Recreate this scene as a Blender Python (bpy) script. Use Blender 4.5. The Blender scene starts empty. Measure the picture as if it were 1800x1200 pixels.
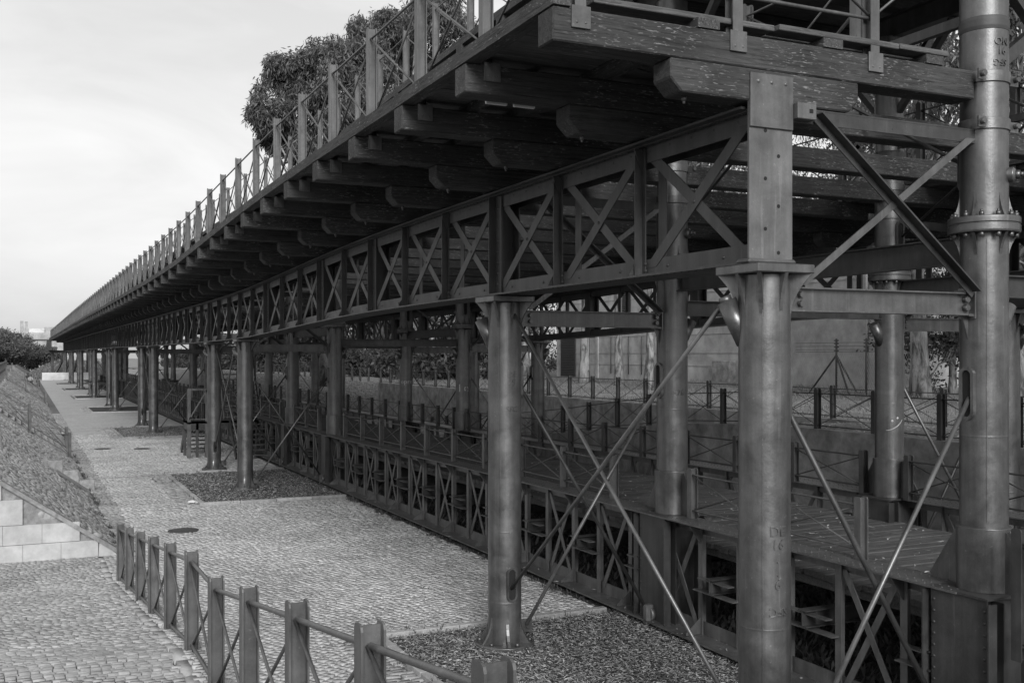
import bpy, bmesh, math, random
import numpy as np
from mathutils import Vector, Matrix, Quaternion
random.seed(7); rng = np.random.default_rng(7)
S = bpy.context.scene
C = S.collection

# ------------------------------------------------------------------ camera, sky, sun, exposure
TH = math.atan(860 / 1850)                 # the pier runs along +Y, the camera looks a little to its right
CT, ST = math.cos(TH), math.sin(TH)
EYE = 3.9
cam_d = bpy.data.cameras.new('camera'); cam = bpy.data.objects.new('camera', cam_d); C.objects.link(cam)
cam.location = (0, 0, EYE); cam.rotation_euler = (math.radians(90), 0, -TH)
cam_d.sensor_width = 36; cam_d.lens = 36 * 1850 / 1800; cam_d.shift_y = 22 / 1800
cam_d.clip_start = 0.05; cam_d.clip_end = 3000
S.camera = cam

SUN_EL, SUN_AZ = math.radians(27), math.radians(196)     # azimuth clockwise from +Y: behind the camera, high thin overcast
W = bpy.data.worlds.new('World'); S.world = W; W.use_nodes = True
nt = W.node_tree; nt.nodes.clear()
def wn(t, **k):
    n = nt.nodes.new(t)
    for a, b in k.items(): setattr(n, a, b)
    return n
sky = wn('ShaderNodeTexSky', sky_type='NISHITA', sun_disc=False, sun_elevation=SUN_EL, sun_rotation=SUN_AZ, altitude=50, air_density=1.0, dust_density=3.5, ozone_density=1.0)
bw = wn('ShaderNodeRGBToBW')
tc = wn('ShaderNodeTexCoord'); mp = wn('ShaderNodeMapping'); mp.inputs['Scale'].default_value = (1.2, 1.2, 4.2); mp.inputs['Rotation'].default_value = (0.25, 0.1, 0.5)
nz = wn('ShaderNodeTexNoise'); nz.inputs['Scale'].default_value = 2.6; nz.inputs['Detail'].default_value = 7; nz.inputs['Roughness'].default_value = 0.55; nz.inputs['Distortion'].default_value = 0.6
mr = wn('ShaderNodeMapRange'); mr.inputs['From Min'].default_value = 0.35; mr.inputs['From Max'].default_value = 0.75; mr.inputs['To Min'].default_value = 0.90; mr.inputs['To Max'].default_value = 1.13
mu = wn('ShaderNodeMath', operation='MULTIPLY')
pw = wn('ShaderNodeMath', operation='POWER'); pw.inputs[1].default_value = 0.3     # high thin overcast evens the sky out
bg = wn('ShaderNodeBackground'); bg.inputs['Strength'].default_value = 0.15
out = wn('ShaderNodeOutputWorld')
L = nt.links.new
L(tc.outputs['Generated'], mp.inputs['Vector']); L(mp.outputs[0], nz.inputs['Vector']); L(nz.outputs['Fac'], mr.inputs['Value'])
L(sky.outputs[0], bw.inputs[0]); L(bw.outputs[0], pw.inputs[0]); L(pw.outputs[0], mu.inputs[0]); L(mr.outputs[0], mu.inputs[1])
gain = wn('ShaderNodeMath', operation='MULTIPLY'); gain.inputs[1].default_value = 1.88
L(mu.outputs[0], gain.inputs[0]); L(gain.outputs[0], bg.inputs['Color']); L(bg.outputs[0], out.inputs[0])

sun_d = bpy.data.lights.new('sun', 'SUN'); sun = bpy.data.objects.new('sun', sun_d); C.objects.link(sun)
sun_d.energy = 1.5; sun_d.angle = math.radians(22); sun_d.color = (1, 1, 1)
sd = Vector((math.sin(SUN_AZ) * math.cos(SUN_EL), math.cos(SUN_AZ) * math.cos(SUN_EL), math.sin(SUN_EL)))
sun.rotation_euler = sd.to_track_quat('Z', 'Y').to_euler()
V = S.view_settings
V.view_transform = 'Standard'; V.look = 'None'; V.exposure = 1.12; V.gamma = 1.0; V.use_curve_mapping = False
S.cycles.max_bounces = 6; S.cycles.diffuse_bounces = 3; S.cycles.glossy_bounces = 2

# ------------------------------------------------------------------ helpers
def dz(y):      # the pier decks sag towards the land
    return float(np.interp(y, [0, 15, 18, 20, 23, 26, 29, 32, 37, 55, 78, 101, 123, 170, 200],
                           [0, 0, -.025, -.06, -.14, -.23, -.31, -.35, -.375, -.38, -.34, -.32, -.35, -.36, -.36]))
H0 = 4.67
def wz(y, z): return z + dz(y) * min(max(z, 0) / H0, 1.0)
ORD = ('first second third fourth fifth sixth seventh eighth ninth tenth eleventh twelfth thirteenth fourteenth fifteenth sixteenth '
       'seventeenth eighteenth nineteenth twentieth').split()
def ordn(i):
    if i < 20: return ORD[i]
    tens = {2: 'twenty', 3: 'thirty', 4: 'forty', 5: 'fifty', 6: 'sixty', 7: 'seventy', 8: 'eighty', 9: 'ninety'}
    t, u = divmod(i + 1, 10)
    if t >= 10: return 'hundredth'
    return (tens[t][:-1] + 'ieth') if u == 0 else tens[t] + '-' + ORD[u - 1]
def at(u, v, Y):        # a point of the place from its bearing in a 1800 px survey picture and its distance along the view axis
    X = (u - 900) / 1850 * Y
    return Vector((X * CT + Y * ST, -X * ST + Y * CT, EYE - (v - 622) / 1850 * Y))
def proj(x, y, z):
    X = x * CT - y * ST; Y = x * ST + y * CT
    Y = np.where(np.abs(Y) < 1e-3, 1e-3, Y)
    return 900 + 1850 * X / Y, 622 - 1850 * (z - EYE) / Y, Y

class MB:
    def __init__(s): s.v = []; s.f = []; s.sm = set()
    def add(s, vs, fs, smooth=False):
        n = len(s.v); s.v += [tuple(p) for p in vs]
        for f in fs:
            if smooth: s.sm.add(len(s.f))
            s.f.append(tuple(i + n for i in f))
        return s
    def box(s, x0, x1, y0, y1, z0, z1):
        return s.add([(x0,y0,z0),(x1,y0,z0),(x1,y1,z0),(x0,y1,z0),(x0,y0,z1),(x1,y0,z1),(x1,y1,z1),(x0,y1,z1)],
                     [(0,3,2,1),(4,5,6,7),(0,1,5,4),(1,2,6,5),(2,3,7,6),(3,0,4,7)])
    def cbox(s, x0, x1, y0, y1, z0, z1, c):     # box with chamfered edges
        bm = bmesh.new(); bmesh.ops.create_cube(bm, size=1)
        for v in bm.verts: v.co = Vector(((x0+x1)/2 + v.co.x*(x1-x0), (y0+y1)/2 + v.co.y*(y1-y0), (z0+z1)/2 + v.co.z*(z1-z0)))
        bmesh.ops.bevel(bm, geom=bm.edges[:], offset=c, segments=1, affect='EDGES', profile=0.5)
        return s.bm(bm)
    def bm(s, bm, smooth=False):
        bm.verts.ensure_lookup_table(); bm.verts.index_update()
        s.add([v.co[:] for v in bm.verts], [[v.index for v in f.verts] for f in bm.faces], smooth); bm.free(); return s
    def bar(s, p, q, w, t, up=(0, 0, 1)):       # rectangular bar p->q; t along the 'up' side direction, w across
        p, q = Vector(p), Vector(q); d = (q - p).normalized(); up = Vector(up)
        a = d.cross(up)
        if a.length < 1e-4: a = d.cross(Vector((0, 1, 0)))
        a.normalize(); b = a.cross(d).normalized()
        vs = [e + a*(w/2*i) + b*(t/2*j) for e in (p, q) for i, j in ((-1,-1),(1,-1),(1,1),(-1,1))]
        return s.add(vs, [(0,3,2,1),(4,5,6,7),(0,1,5,4),(1,2,6,5),(2,3,7,6),(3,0,4,7)])
    def tube(s, p, q, r, n=8, r2=None, caps=True):
        p, q = Vector(p), Vector(q); d = (q - p).normalized(); r2 = r if r2 is None else r2
        a = d.orthogonal().normalized(); b = d.cross(a)
        vs = [e + (a*math.cos(2*math.pi*i/n) + b*math.sin(2*math.pi*i/n))*rr for e, rr in ((p, r), (q, r2)) for i in range(n)]
        s.add(vs, [(i, (i+1) % n, n+(i+1) % n, n+i) for i in range(n)], True)
        if caps: s.f.append(tuple(len(s.v)-2*n+i for i in reversed(range(n)))); s.f.append(tuple(len(s.v)-n+i for i in range(n)))
        return s
    def path(s, pts, r, n=6):
        pts = [Vector(p) for p in pts]; k = len(s.v); m = len(pts)
        rs = r if isinstance(r, (list, tuple)) else [r]*m
        a0 = None
        for i, p in enumerate(pts):
            d = (pts[min(i+1, m-1)] - pts[max(i-1, 0)]).normalized()
            a = d.orthogonal().normalized() if a0 is None else (a0 - d*a0.dot(d)).normalized(); a0 = a; b = d.cross(a)
            s.v += [tuple(p + (a*math.cos(2*math.pi*j/n) + b*math.sin(2*math.pi*j/n))*rs[i]) for j in range(n)]
        for i in range(m-1):
            for j in range(n):
                s.sm.add(len(s.f)); s.f.append((k+i*n+j, k+i*n+(j+1) % n, k+(i+1)*n+(j+1) % n, k+(i+1)*n+j))
        s.f.append(tuple(k+j for j in reversed(range(n)))); s.f.append(tuple(k+(m-1)*n+j for j in range(n)))
        return s
    def lathe(s, prof, n=32, c=(0, 0, 0), smooth=True):     # prof: (r, z) from bottom to top
        if smooth:      # support rings so that short mouldings do not shade the long plain lengths
            q = [prof[0]]
            for (ra, za), (rb_, zb) in zip(prof[:-1], prof[1:]):
                l = math.hypot(rb_-ra, zb-za); e = min(.006, l*.2)
                for f in (e/l, 1-e/l): q.append((ra+(rb_-ra)*f, za+(zb-za)*f))
                q.append((rb_, zb))
            prof = q
        k = len(s.v); m = len(prof)
        for r, z in prof:
            s.v += [(c[0]+r*math.cos(2*math.pi*j/n), c[1]+r*math.sin(2*math.pi*j/n), c[2]+z) for j in range(n)]
        for i in range(m-1):
            for j in range(n):
                if smooth: s.sm.add(len(s.f))
                s.f.append((k+i*n+j, k+i*n+(j+1) % n, k+(i+1)*n+(j+1) % n, k+(i+1)*n+j))
        s.f.append(tuple(k+j for j in reversed(range(n)))); s.f.append(tuple(k+(m-1)*n+j for j in range(n)))
        return s
    def prism(s, poly, o, e1, e2, th):          # extrude a 2-D outline (in the plane o,e1,e2) by th, centred
        o, e1, e2 = Vector(o), Vector(e1), Vector(e2); nn = e1.cross(e2).normalized(); n = len(poly)
        vs = [o + e1*a + e2*b + nn*t for t in (-th/2, th/2) for a, b in poly]
        return s.add(vs, [tuple(reversed(range(n))), tuple(range(n, 2*n))] + [(i, (i+1) % n, n+(i+1) % n, n+i) for i in range(n)])
    def dome(s, c, r, nrm=(0, 0, 1), h=0.6):    # rivet head
        c, d = Vector(c), Vector(nrm).normalized(); a = d.orthogonal().normalized(); b = d.cross(a)
        ring = lambda rr, hh: [c + (a*math.cos(math.pi*i/3) + b*math.sin(math.pi*i/3))*rr + d*hh for i in range(6)]
        return s.add(ring(r, 0) + ring(r*.7, r*h*.75) + [c + d*r*h], [(i, (i+1) % 6, 6+(i+1) % 6, 6+i) for i in range(6)] + [(6+i, 6+(i+1) % 6, 12) for i in range(6)], True)
    def bolt(s, c, r, nrm, h):
        c, d = Vector(c), Vector(nrm).normalized()
        return s.tube(c, c + d*h, r, 6)
    def warp(s):
        s.v = [(x, y, wz(y, z)) for x, y, z in s.v]; return s
    def mesh(s, name, m):
        me = bpy.data.meshes.new(name); me.from_pydata(s.v, [], s.f)
        if m: me.materials.append(m)
        if s.sm:
            fl = np.zeros(len(s.f), bool); fl[list(s.sm)] = True; me.polygons.foreach_set('use_smooth', fl)
        me.update(); return me
def np_mesh(name, verts, quads, m, tris=None):
    me = bpy.data.meshes.new(name); verts = np.asarray(verts, np.float32); F = np.asarray(quads, np.int32)
    me.vertices.add(len(verts)); me.vertices.foreach_set('co', verts.ravel())
    k = F.shape[1]; me.loops.add(F.size); me.loops.foreach_set('vertex_index', F.ravel())
    me.polygons.add(len(F)); me.polygons.foreach_set('loop_start', np.arange(0, F.size, k, dtype=np.int32)); 
    me.update(calc_edges=True); me.validate(); me.materials.append(m); return me
def thing(name, label, cat, loc=(0, 0, 0), group=None, rotz=0):
    o = bpy.data.objects.new(name, None); C.objects.link(o); o.location = loc; o.rotation_euler = (0, 0, rotz); o.empty_display_size = 0.2
    return tag(o, label, cat, group)
def tag(o, label, cat, group=None):
    o['label'] = label; o['category'] = cat; o['kind'] = 'thing'
    if group: o['group'] = group
    return o
def solo(name, mb, m, label, cat, group=None, warp=False):
    if warp: mb.warp()
    o = bpy.data.objects.new(name, mb.mesh(name, m)); C.objects.link(o); return tag(o, label, cat, group)
def struct(name, mb, m, kind='structure', parent=None, label=None):
    me = mb.mesh(name, m) if isinstance(mb, MB) else mb
    o = bpy.data.objects.new(name, me); C.objects.link(o)
    o['kind'] = kind
    if label: o['label'] = label
    if parent: o.parent = parent
    return o
def part(name, me, parent, loc=(0, 0, 0), rot=None, sc=None, mat=None, kind=None, label=None):
    """loc is in the parent's frame; me is a mesh or an MB"""
    if isinstance(me, MB): me = me.mesh(name, mat)
    o = bpy.data.objects.new(name, me); C.objects.link(o); o.parent = parent; o.location = loc
    if rot: o.rotation_euler = rot
    if sc: o.scale = sc
    if kind: o['kind'] = kind
    if label: o['label'] = label
    return o
def copy_tree(o, parent=None):
    c = o.copy(); C.objects.link(c)
    if parent: c.parent = parent
    for ch in list(o.children): copy_tree(ch, c)
    return c

# ------------------------------------------------------------------ materials (the photograph is black and white)
def G(v): return (v, v, v, 1)
class Mat:
    def __init__(s, name, rough=0.6, spec=0.4):
        s.m = bpy.data.materials.new(name); s.m.use_nodes = True; s.t = s.m.node_tree; s.b = s.t.nodes['Principled BSDF']
        s.b.inputs['Roughness'].default_value = rough; s.b.inputs['Specular IOR Level'].default_value = spec
        s.vec = None
    def n(s, t, **k):
        n = s.t.nodes.new(t)
        for a, b in k.items(): setattr(n, a, b)
        return n
    def L(s, a, b): s.t.links.new(a, b)
    def coord(s, scale=(1, 1, 1), rand=True, world=False):
        tc = s.n('ShaderNodeTexCoord'); mp = s.n('ShaderNodeMapping'); mp.inputs['Scale'].default_value = scale
        if world:
            ge = s.n('ShaderNodeNewGeometry'); s.L(ge.outputs['Position'], mp.inputs['Vector'])
        else:
            s.L(tc.outputs['Object'], mp.inputs['Vector'])
            if rand:
                oi = s.n('ShaderNodeObjectInfo'); mm = s.n('ShaderNodeMath', operation='MULTIPLY'); mm.inputs[1].default_value = 37.0
                s.L(oi.outputs['Random'], mm.inputs[0]); s.L(mm.outputs[0], mp.inputs['Location'])
        return mp.outputs[0]
    def noise(s, vec, scale, detail=6, rough=0.6, dist=0.0):
        n = s.n('ShaderNodeTexNoise'); n.inputs['Scale'].default_value = scale; n.inputs['Detail'].default_value = detail
        n.inputs['Roughness'].default_value = rough; n.inputs['Distortion'].default_value = dist
        s.L(vec, n.inputs['Vector']); return n.outputs['Fac']
    def rng(s, f, a, b, c, d):
        n = s.n('ShaderNodeMapRange'); n.inputs['From Min'].default_value = a; n.inputs['From Max'].default_value = b
        n.inputs['To Min'].default_value = c; n.inputs['To Max'].default_value = d; s.L(f, n.inputs['Value']); return n.outputs[0]
    def mul(s, a, b, op='MULTIPLY'):
        n = s.n('ShaderNodeMath', operation=op)
        for i, x in enumerate((a, b)):
            if isinstance(x, (int, float)): n.inputs[i].default_value = x
            else: s.L(x, n.inputs[i])
        return n.outputs[0]
    def col(s, f):
        s.L(f, s.b.inputs['Base Color'])
    def bump(s, h, strength=0.3, dist=0.01):
        b = s.n('ShaderNodeBump'); b.inputs['Strength'].default_value = strength; b.inputs['Distance'].default_value = dist
        s.L(h, b.inputs['Height']); s.L(b.outputs[0], s.b.inputs['Normal'])
    def rough(s, f): s.L(f, s.b.inputs['Roughness'])

def iron(name, base, rough=0.42, streak=True, world=False, metal=0.0):
    M = Mat(name, rough, 0.5); M.b.inputs['Metallic'].default_value = metal      # micaceous iron-oxide paint
    v = M.coord((1, 1, 1), world=world); vs = M.coord((9, 9, 0.55), world=world)
    a = M.noise(v, 3.0, 8, 0.65, 0.3); st = M.noise(vs, 1.0, 6, 0.6); fine = M.noise(v, 60, 4, 0.6)
    c = M.mul(M.rng(a, .3, .75, .66, 1.34), M.rng(st, .3, .72, .78, 1.25) if streak else 1.0)
    spots = M.rng(M.noise(v, 22, 5, .75), .66, .74, 1.0, .55)
    chips = M.rng(M.noise(v, 31, 3, .6), .68, .72, 1.0, 1.5)      # pale scuffs and paint runs
    runs = M.rng(M.noise(M.coord((16, 16, .8), world=world), 1.0, 3, .5), .64, .70, 1.0, 1.28) if streak else 1.0
    c = M.mul(M.mul(M.mul(c, M.mul(chips, runs)), spots), M.rng(fine, .3, .7, .94, 1.06))
    M.col(M.mul(c, base))
    M.rough(M.rng(a, .3, .7, rough - .06, rough + .16))
    M.bump(M.mul(M.mul(M.noise(v, 13, 6, .65), .8), M.mul(M.mul(fine, .22), M.mul(M.noise(vs, 2.5, 3, .5), .35), 'ADD'), 'ADD'), .46, .006)
    return M.m
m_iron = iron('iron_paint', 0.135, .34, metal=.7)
m_iron_shade = iron('iron_paint_shaded', 0.06, .42, metal=.45)  # same iron paint, darkened to put the under-deck shade into the colour
m_iron_low = iron('iron_paint_walkway', 0.115, .40, metal=.45)
m_plate = iron('iron_paint_plate', 0.115, .42, metal=.4)
m_post = iron('iron_paint_posts', 0.11, .4, metal=.4)
m_rod = iron('iron_rod_paint', 0.15, .34, False, metal=.6)

def timber(name, axis, base, flecks=1.0):
    M = Mat(name, .8, .2)
    sc = {'x': (1.2, 22, 22), 'y': (22, 1.2, 22), 'z': (22, 22, 1.2)}[axis]
    fl = {'x': (15, 80, 80), 'y': (80, 15, 80), 'z': (80, 80, 15)}[axis]
    v = M.coord(sc); vf = M.coord(fl); vb = M.coord((1, 1, 1))
    g = M.noise(v, 1.0, 9, .7, 1.2); big = M.noise(vb, 1.3, 4, .6); lines = M.noise(v, 3.4, 4, .7, .4)
    c = M.mul(M.rng(g, .28, .75, .5, 1.5), M.rng(big, .3, .7, .7, 1.3))
    c = M.mul(c, M.rng(lines, .36, .46, .5, 1.0))
    f = M.noise(vf, 1.0, 3, .5, .5)
    patch = M.rng(M.noise(vb, 2.2, 3, .6), .44, .6, .05, 1)
    fk = M.mul(M.rng(f, .60, .65, 0, 1), patch)
    c = M.mul(M.mul(c, base), M.mul(fk, .13 * flecks), 'ADD')
    M.col(c)
    M.bump(M.mul(g, M.mul(lines, .5), 'ADD'), .7, .012)
    return M.m
m_tx = timber('weathered_timber_across', 'x', .05); m_ty = timber('weathered_timber_along', 'y', .06)
m_plank = timber('deck_plank_wood', 'x', .095, .2)

def stone(name, base, var=.3, scale=6, rough=.85, island=False, objrand=False, bumps=.5, world=True):
    M = Mat(name, rough, .25)
    v = M.coord((1, 1, 1), world=world)
    a = M.noise(v, scale, 8, .65, .2); big = M.noise(v, .42, 7, .68, .4)
    c = M.mul(M.rng(a, .3, .72, 1 - var, 1 + var), M.rng(big, .32, .68, .76, 1.2))
    if island:
        ge = M.n('ShaderNodeNewGeometry'); c = M.mul(c, M.rng(ge.outputs['Random Per Island'], 0, 1, .80, 1.18))
    if objrand:
        oi = M.n('ShaderNodeObjectInfo'); c = M.mul(c, M.rng(oi.outputs['Random'], 0, 1, .80, 1.18))
    M.col(M.mul(c, base)); M.bump(M.noise(v, scale * 6, 6, .7), bumps, .006)
    return M.m
m_cob = stone('granite_cobble', .43, .22, 14, .75, island=True)
m_cobr = stone('ramp_cobble', .33, .22, 14, .75, island=True)
m_cob1 = stone('granite_cobble_single', .33, .22, 14, .75, objrand=True)
m_joint = stone('sandy_joint', .13, .35, 9, .95)
m_kerb = stone('kerb_granite', .30, .25, 10, objrand=True)
m_slopecob = stone('slope_cobble', .25, .28, 12, .85, island=True)
m_bankcob = stone('bank_cobble', .15, .25, 12, .85, island=True)
m_darkcob = stone('dark_cobble', .30, .22, 14, .8, island=True)
m_slab = stone('limestone_cladding', .41, .2, 4, .7, objrand=False, bumps=.15)
m_mortar = stone('rough_mortar', .24, .4, 8)
m_conc = stone('stained_concrete', .24, .5, 2.2, .9)
m_wall = stone('grey_render', .34, .25, 1.2, .9)
m_white = stone('white_render', .52, .1, 1.5, .9)
m_earth = stone('dark_earth', .05, .45, 5, .95)
m_dry = stone('dry_ground', .16, .4, 2.5, .95)
m_asph = stone('far_ground', .2, .3, .8, .95)
m_dark = iron('slot_shade', .012, .9, False)  # near-black fill painting the shade inside slots and holes
m_black = iron('dark_painted_metal', .045, .5, False)
m_graf = stone('white_paint_marker', .42, .3, 40, .7)
m_tube = stone('lamp_tube_white', .6, .1, 4, .4)

def leafm(name, base, trans=.25, var=.5):
    M = Mat(name, .55, .3)
    ge = M.n('ShaderNodeNewGeometry'); M.col(M.mul(M.rng(ge.outputs['Random Per Island'], 0, 1, 1 - var, 1 + var), base))
    tr = M.n('ShaderNodeBsdfTranslucent'); tr.inputs[0].default_value = G(base * 1.4); mx = M.n('ShaderNodeMixShader'); mx.inputs[0].default_value = trans
    o = M.t.nodes['Material Output']; M.L(M.b.outputs[0], mx.inputs[1]); M.L(tr.outputs[0], mx.inputs[2]); M.L(mx.outputs[0], o.inputs['Surface'])
    return M.m
m_leaf = leafm('eucalyptus_leaves', .105, .25, .75); m_leaf2 = leafm('broad_leaves', .05)
m_leaf3 = leafm('far_leaves', .10)
m_grass = leafm('dry_grass', .16, .3, .5); m_litter = leafm('leaf_litter', .30, .05, .85); m_weed = leafm('weeds', .07, .2, .6)
def barkm():
    M = Mat('pale_peeling_bark', .85, .2); v = M.coord((3, 3, .8), rand=True)
    a = M.noise(v, 1.2, 8, .7, .5); M.col(M.mul(M.rng(a, .40, .58, .25, 1.25), .25)); M.bump(a, .6, .03); return M.m
m_bark = barkm()
# ------------------------------------------------------------------ ground, plaza, ramp, embankment, terrace
ramp_y = [-4, 0, 3.38, 9.23, 10.67, 18.92, 19.4, 21.9]
ramp_z = [2.94, 2.34, 1.85, 1.02, 1.0, .06, .02, .0]
def rz(y): return np.interp(y, ramp_y, ramp_z)
struct('ground', MB().add([(-500,-120,-.9),(700,-120,-.9),(700,1200,-.9),(-500,1200,-.9)], [(0,1,2,3)]), m_asph)
struct('plaza', MB().add([(-60,-6,-.03),(16.6,-6,-.03),(16.6,172,-.03),(-60,172,-.03)], [(0,1,2,3)]), m_joint)
rb = MB(); RX0, RX1 = -9.0, 1.62
for i in range(len(ramp_y) - 1):
    y0, y1, z0, z1 = ramp_y[i], ramp_y[i+1], ramp_z[i]-.025, ramp_z[i+1]-.025
    rb.add([(RX0,y0,z0),(RX1,y0,z0),(RX1,y1,z1),(RX0,y1,z1)], [(0,1,2,3)])
    rb.add([(RX1,y0,-.5),(RX1,y1,-.5),(RX1,y1,z1),(RX1,y0,z0)], [(0,1,2,3)])
ramp = struct('access_ramp', rb, m_joint)

# -- cobbles ---------------------------------------------------------------
def cobble_mesh(name, P, A, B, N, ha, hb, h, mat):
    """P centres, A/B in-plane unit axes, N normals (all n x 3), half sizes; every cobble is a small truncated block of its own"""
    n = len(P); j = lambda s: rng.normal(0, s, (n, 1))
    sg = np.array([(-1,-1),(1,-1),(1,1),(-1,1)])
    vs = np.zeros((n, 8, 3))
    tilt = rng.normal(0, .035, (n, 2))
    for k, (a, b) in enumerate(sg):
        ja, jb = ha[:,None]*(1 + j(.06)), hb[:,None]*(1 + j(.08))
        vs[:, k] = P + A*a*ja + B*b*jb - N*.02
        vs[:, 4+k] = P + A*a*(ja*.93) + B*b*(jb*.92) + N*(h[:,None] + (a*tilt[:,:1]*ha[:,None] + b*tilt[:,1:]*hb[:,None]))
    base = (np.arange(n)*8)[:,None]
    F = np.concatenate([base + np.array(q) for q in ((4,5,6,7),(0,1,5,4),(1,2,6,5),(2,3,7,6),(3,0,4,7))])
    return np_mesh(name, vs.reshape(-1, 3), F, mat)
def cobble_rows(x0, x1, y0, y1, s=.115, aspect=1.25):
    """courses across x, one after another in y, broken joints, slightly wavy"""
    ps = []
    y = y0 + s/2
    while y < y1:
        x = x0 - random.random()*s*aspect
        while x < x1:
            w = s*aspect*random.uniform(.78, 1.25)
            ps.append((x + w/2, y + random.gauss(0, s*.05), w/2*.955, s/2*.955*random.uniform(.92, 1.06))); x += w
        y += s*random.uniform(.93, 1.07)
    a = np.array(ps); k = (a[:,0] > x0) & (a[:,0] < x1)
    a = a[k]; a[:,1] += .035*np.sin(a[:,0]*2.1 + a[:,1]*.7)
    return a
def flat_axes(n, slope=None):
    A = np.tile((1., 0, 0), (n, 1)); B = np.tile((0, 1., 0), (n, 1)); N = np.tile((0, 0, 1.), (n, 1))
    if slope is not None:
        l = np.sqrt(1 + slope**2); B = np.stack([0*l, 1/l, slope/l], 1); N = np.stack([0*l, -slope/l, 1/l], 1)
    return A, B, N
# ramp
a = cobble_rows(-6.6, 1.29, 3.0, 21.85, .088, 1.1)
z = rz(a[:,1]); u, v, Y = proj(a[:,0], a[:,1], z)
k = (u > -520) & (v < 1500); a = a[k]; z = z[k]; u = u[k]; v = v[k]; Y = Y[k]
order = np.argsort(Y); inframe = order[(u[order] > 0) & (v[order] < 1195)][:300]
single = np.zeros(len(a), bool); single[inframe] = True
sl = (rz(a[:,1] + .1) - rz(a[:,1] - .1))/.2
r = ~single; n = int(r.sum()); A, B, N = flat_axes(n, sl[r])
struct('cobble_paving', cobble_mesh('cobble_paving', np.stack([a[r,0], a[r,1], z[r]], 1), A, B, N, a[r,2], a[r,3], rng.uniform(.006, .018, n), m_cobr), None, 'stuff', ramp)
var = []
for q in range(8):
    P = np.zeros((1, 3)); A, B, N = flat_axes(1)
    var.append(cobble_mesh('cobble', P, A, B, N, np.array([1.]), np.array([1.]), np.array([1.]), m_cob1))
    co = np.empty(24, np.float32); var[-1].vertices.foreach_get('co', co); co = co.reshape(-1, 3); co[:4, 2] = -1; co[4:, 2] = np.clip(co[4:, 2], .85, 1.15); var[-1].vertices.foreach_set('co', co.ravel())
for i in inframe:
    part('cobble', random.choice(var), ramp, (a[i,0], a[i,1], z[i]), (math.atan(sl[i]), 0, random.gauss(0, .02)), (a[i,2], a[i,3], random.uniform(.008, .022)))
# border strip of longer setts under the railing
a = np.concatenate([cobble_rows(1.42, 1.64, 3.0, 21.9, .095, 1.1), np.stack([np.full(38, 1.355), 3.2+.49*np.arange(38), np.full(38, .058), np.full(38, .238)], 1)]); zz = rz(a[:,1]); n = len(a); A, B, N = flat_axes(n, (rz(a[:,1]+.1)-rz(a[:,1]-.1))/.2)
struct('ramp_border', cobble_mesh('ramp_border', np.stack([a[:,0], a[:,1], zz], 1), A, B, N, a[:,2], a[:,3], rng.uniform(.008, .014, n), stone('pale_sett', .37, .2, 12, .75, island=True)), None, 'stuff', ramp)

beds = [(4.47, 8.0, 2.0, 13.85)] + [(4.27, 8.0, 7.35+23.5*k-2.9+(.0 if k > 1 else 0), 7.35+23.5*k+4.7) for k in range(1, 8)]
def in_bed(x, y, pad=.0):
    r = np.zeros(len(x), bool)
    for x0, x1, y0, y1 in beds: r |= (x > x0-.60) & (y > y0-pad) & (y < y1+pad)
    return r
ra = math.radians(38); q = cobble_rows(-34, 34, -26, 42, .098, 1.12)      # courses run obliquely to the pier
a = q.copy(); a[:,0] = 5 + q[:,0]*math.cos(ra) - q[:,1]*math.sin(ra); a[:,1] = 24 + q[:,0]*math.sin(ra) + q[:,1]*math.cos(ra)
a = a[(a[:,0] > 1.7) & (a[:,0] < 8.1) & (a[:,1] > 7.5) & (a[:,1] < 55)]
k = ~in_bed(a[:,0], a[:,1], .08) & ~((a[:,1] > 22) & (a[:,0] < 2.22))
for yb_ in (35.3, 27.5, 46.3): k &= ~((np.abs(a[:,1] - yb_ - .08) < .16) & (a[:,0] < 3.72))
u, v, Y = proj(a[:,0], a[:,1], 0*a[:,0]); k &= (u > 100) & (v < 1230); a = a[k]; n = len(a); A, B, N = flat_axes(n); A[:] = (math.cos(ra), math.sin(ra), 0); B[:] = (-math.sin(ra), math.cos(ra), 0)
struct('plaza_cobbles', cobble_mesh('plaza_cobbles', np.stack([a[:,0], a[:,1], 0*a[:,0]], 1), A, B, N, a[:,2], a[:,3], rng.uniform(.0, .011, n), m_cob), None, 'stuff')
# beyond, the paving is too far for single stones: a sheet with fine relief
def far_paving():
    M = Mat('far_cobble_paving', .8, .25); v = M.coord((8, 9, 1), world=True)
    vo = M.n('ShaderNodeTexVoronoi'); vo.inputs['Scale'].default_value = 1.0; M.L(v, vo.inputs['Vector'])
    c = M.mul(M.rng(vo.outputs['Distance'], .1, .75, 1.08, .78), M.rng(M.noise(M.coord(world=True), .6, 5, .6), .3, .7, .88, 1.12))
    M.col(M.mul(c, .40)); M.bump(vo.outputs['Distance'], .5, .02); return M.m
fp = MB()
for i in range(40):
    y0, y1 = 55 + i*2.94, 55 + (i+1)*2.94
    xr = 4.0
    fp.add([(2.22,y0,.004),(xr,y0,.004),(xr,y1,.004),(2.22,y1,.004)], [(0,1,2,3)])
for (p, q), (p2, q2) in zip([(b[2], b[3]) for b in beds[1:-1]], [(b[2], b[3]) for b in beds[2:]]):
    q = max(q, 55.0)
    fp.add([(4.0,q,.004),(8.1,q,.004),(8.1,p2,.004),(4.0,p2,.004)], [(0,1,2,3)])
struct('far_paving', fp, far_paving())
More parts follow.
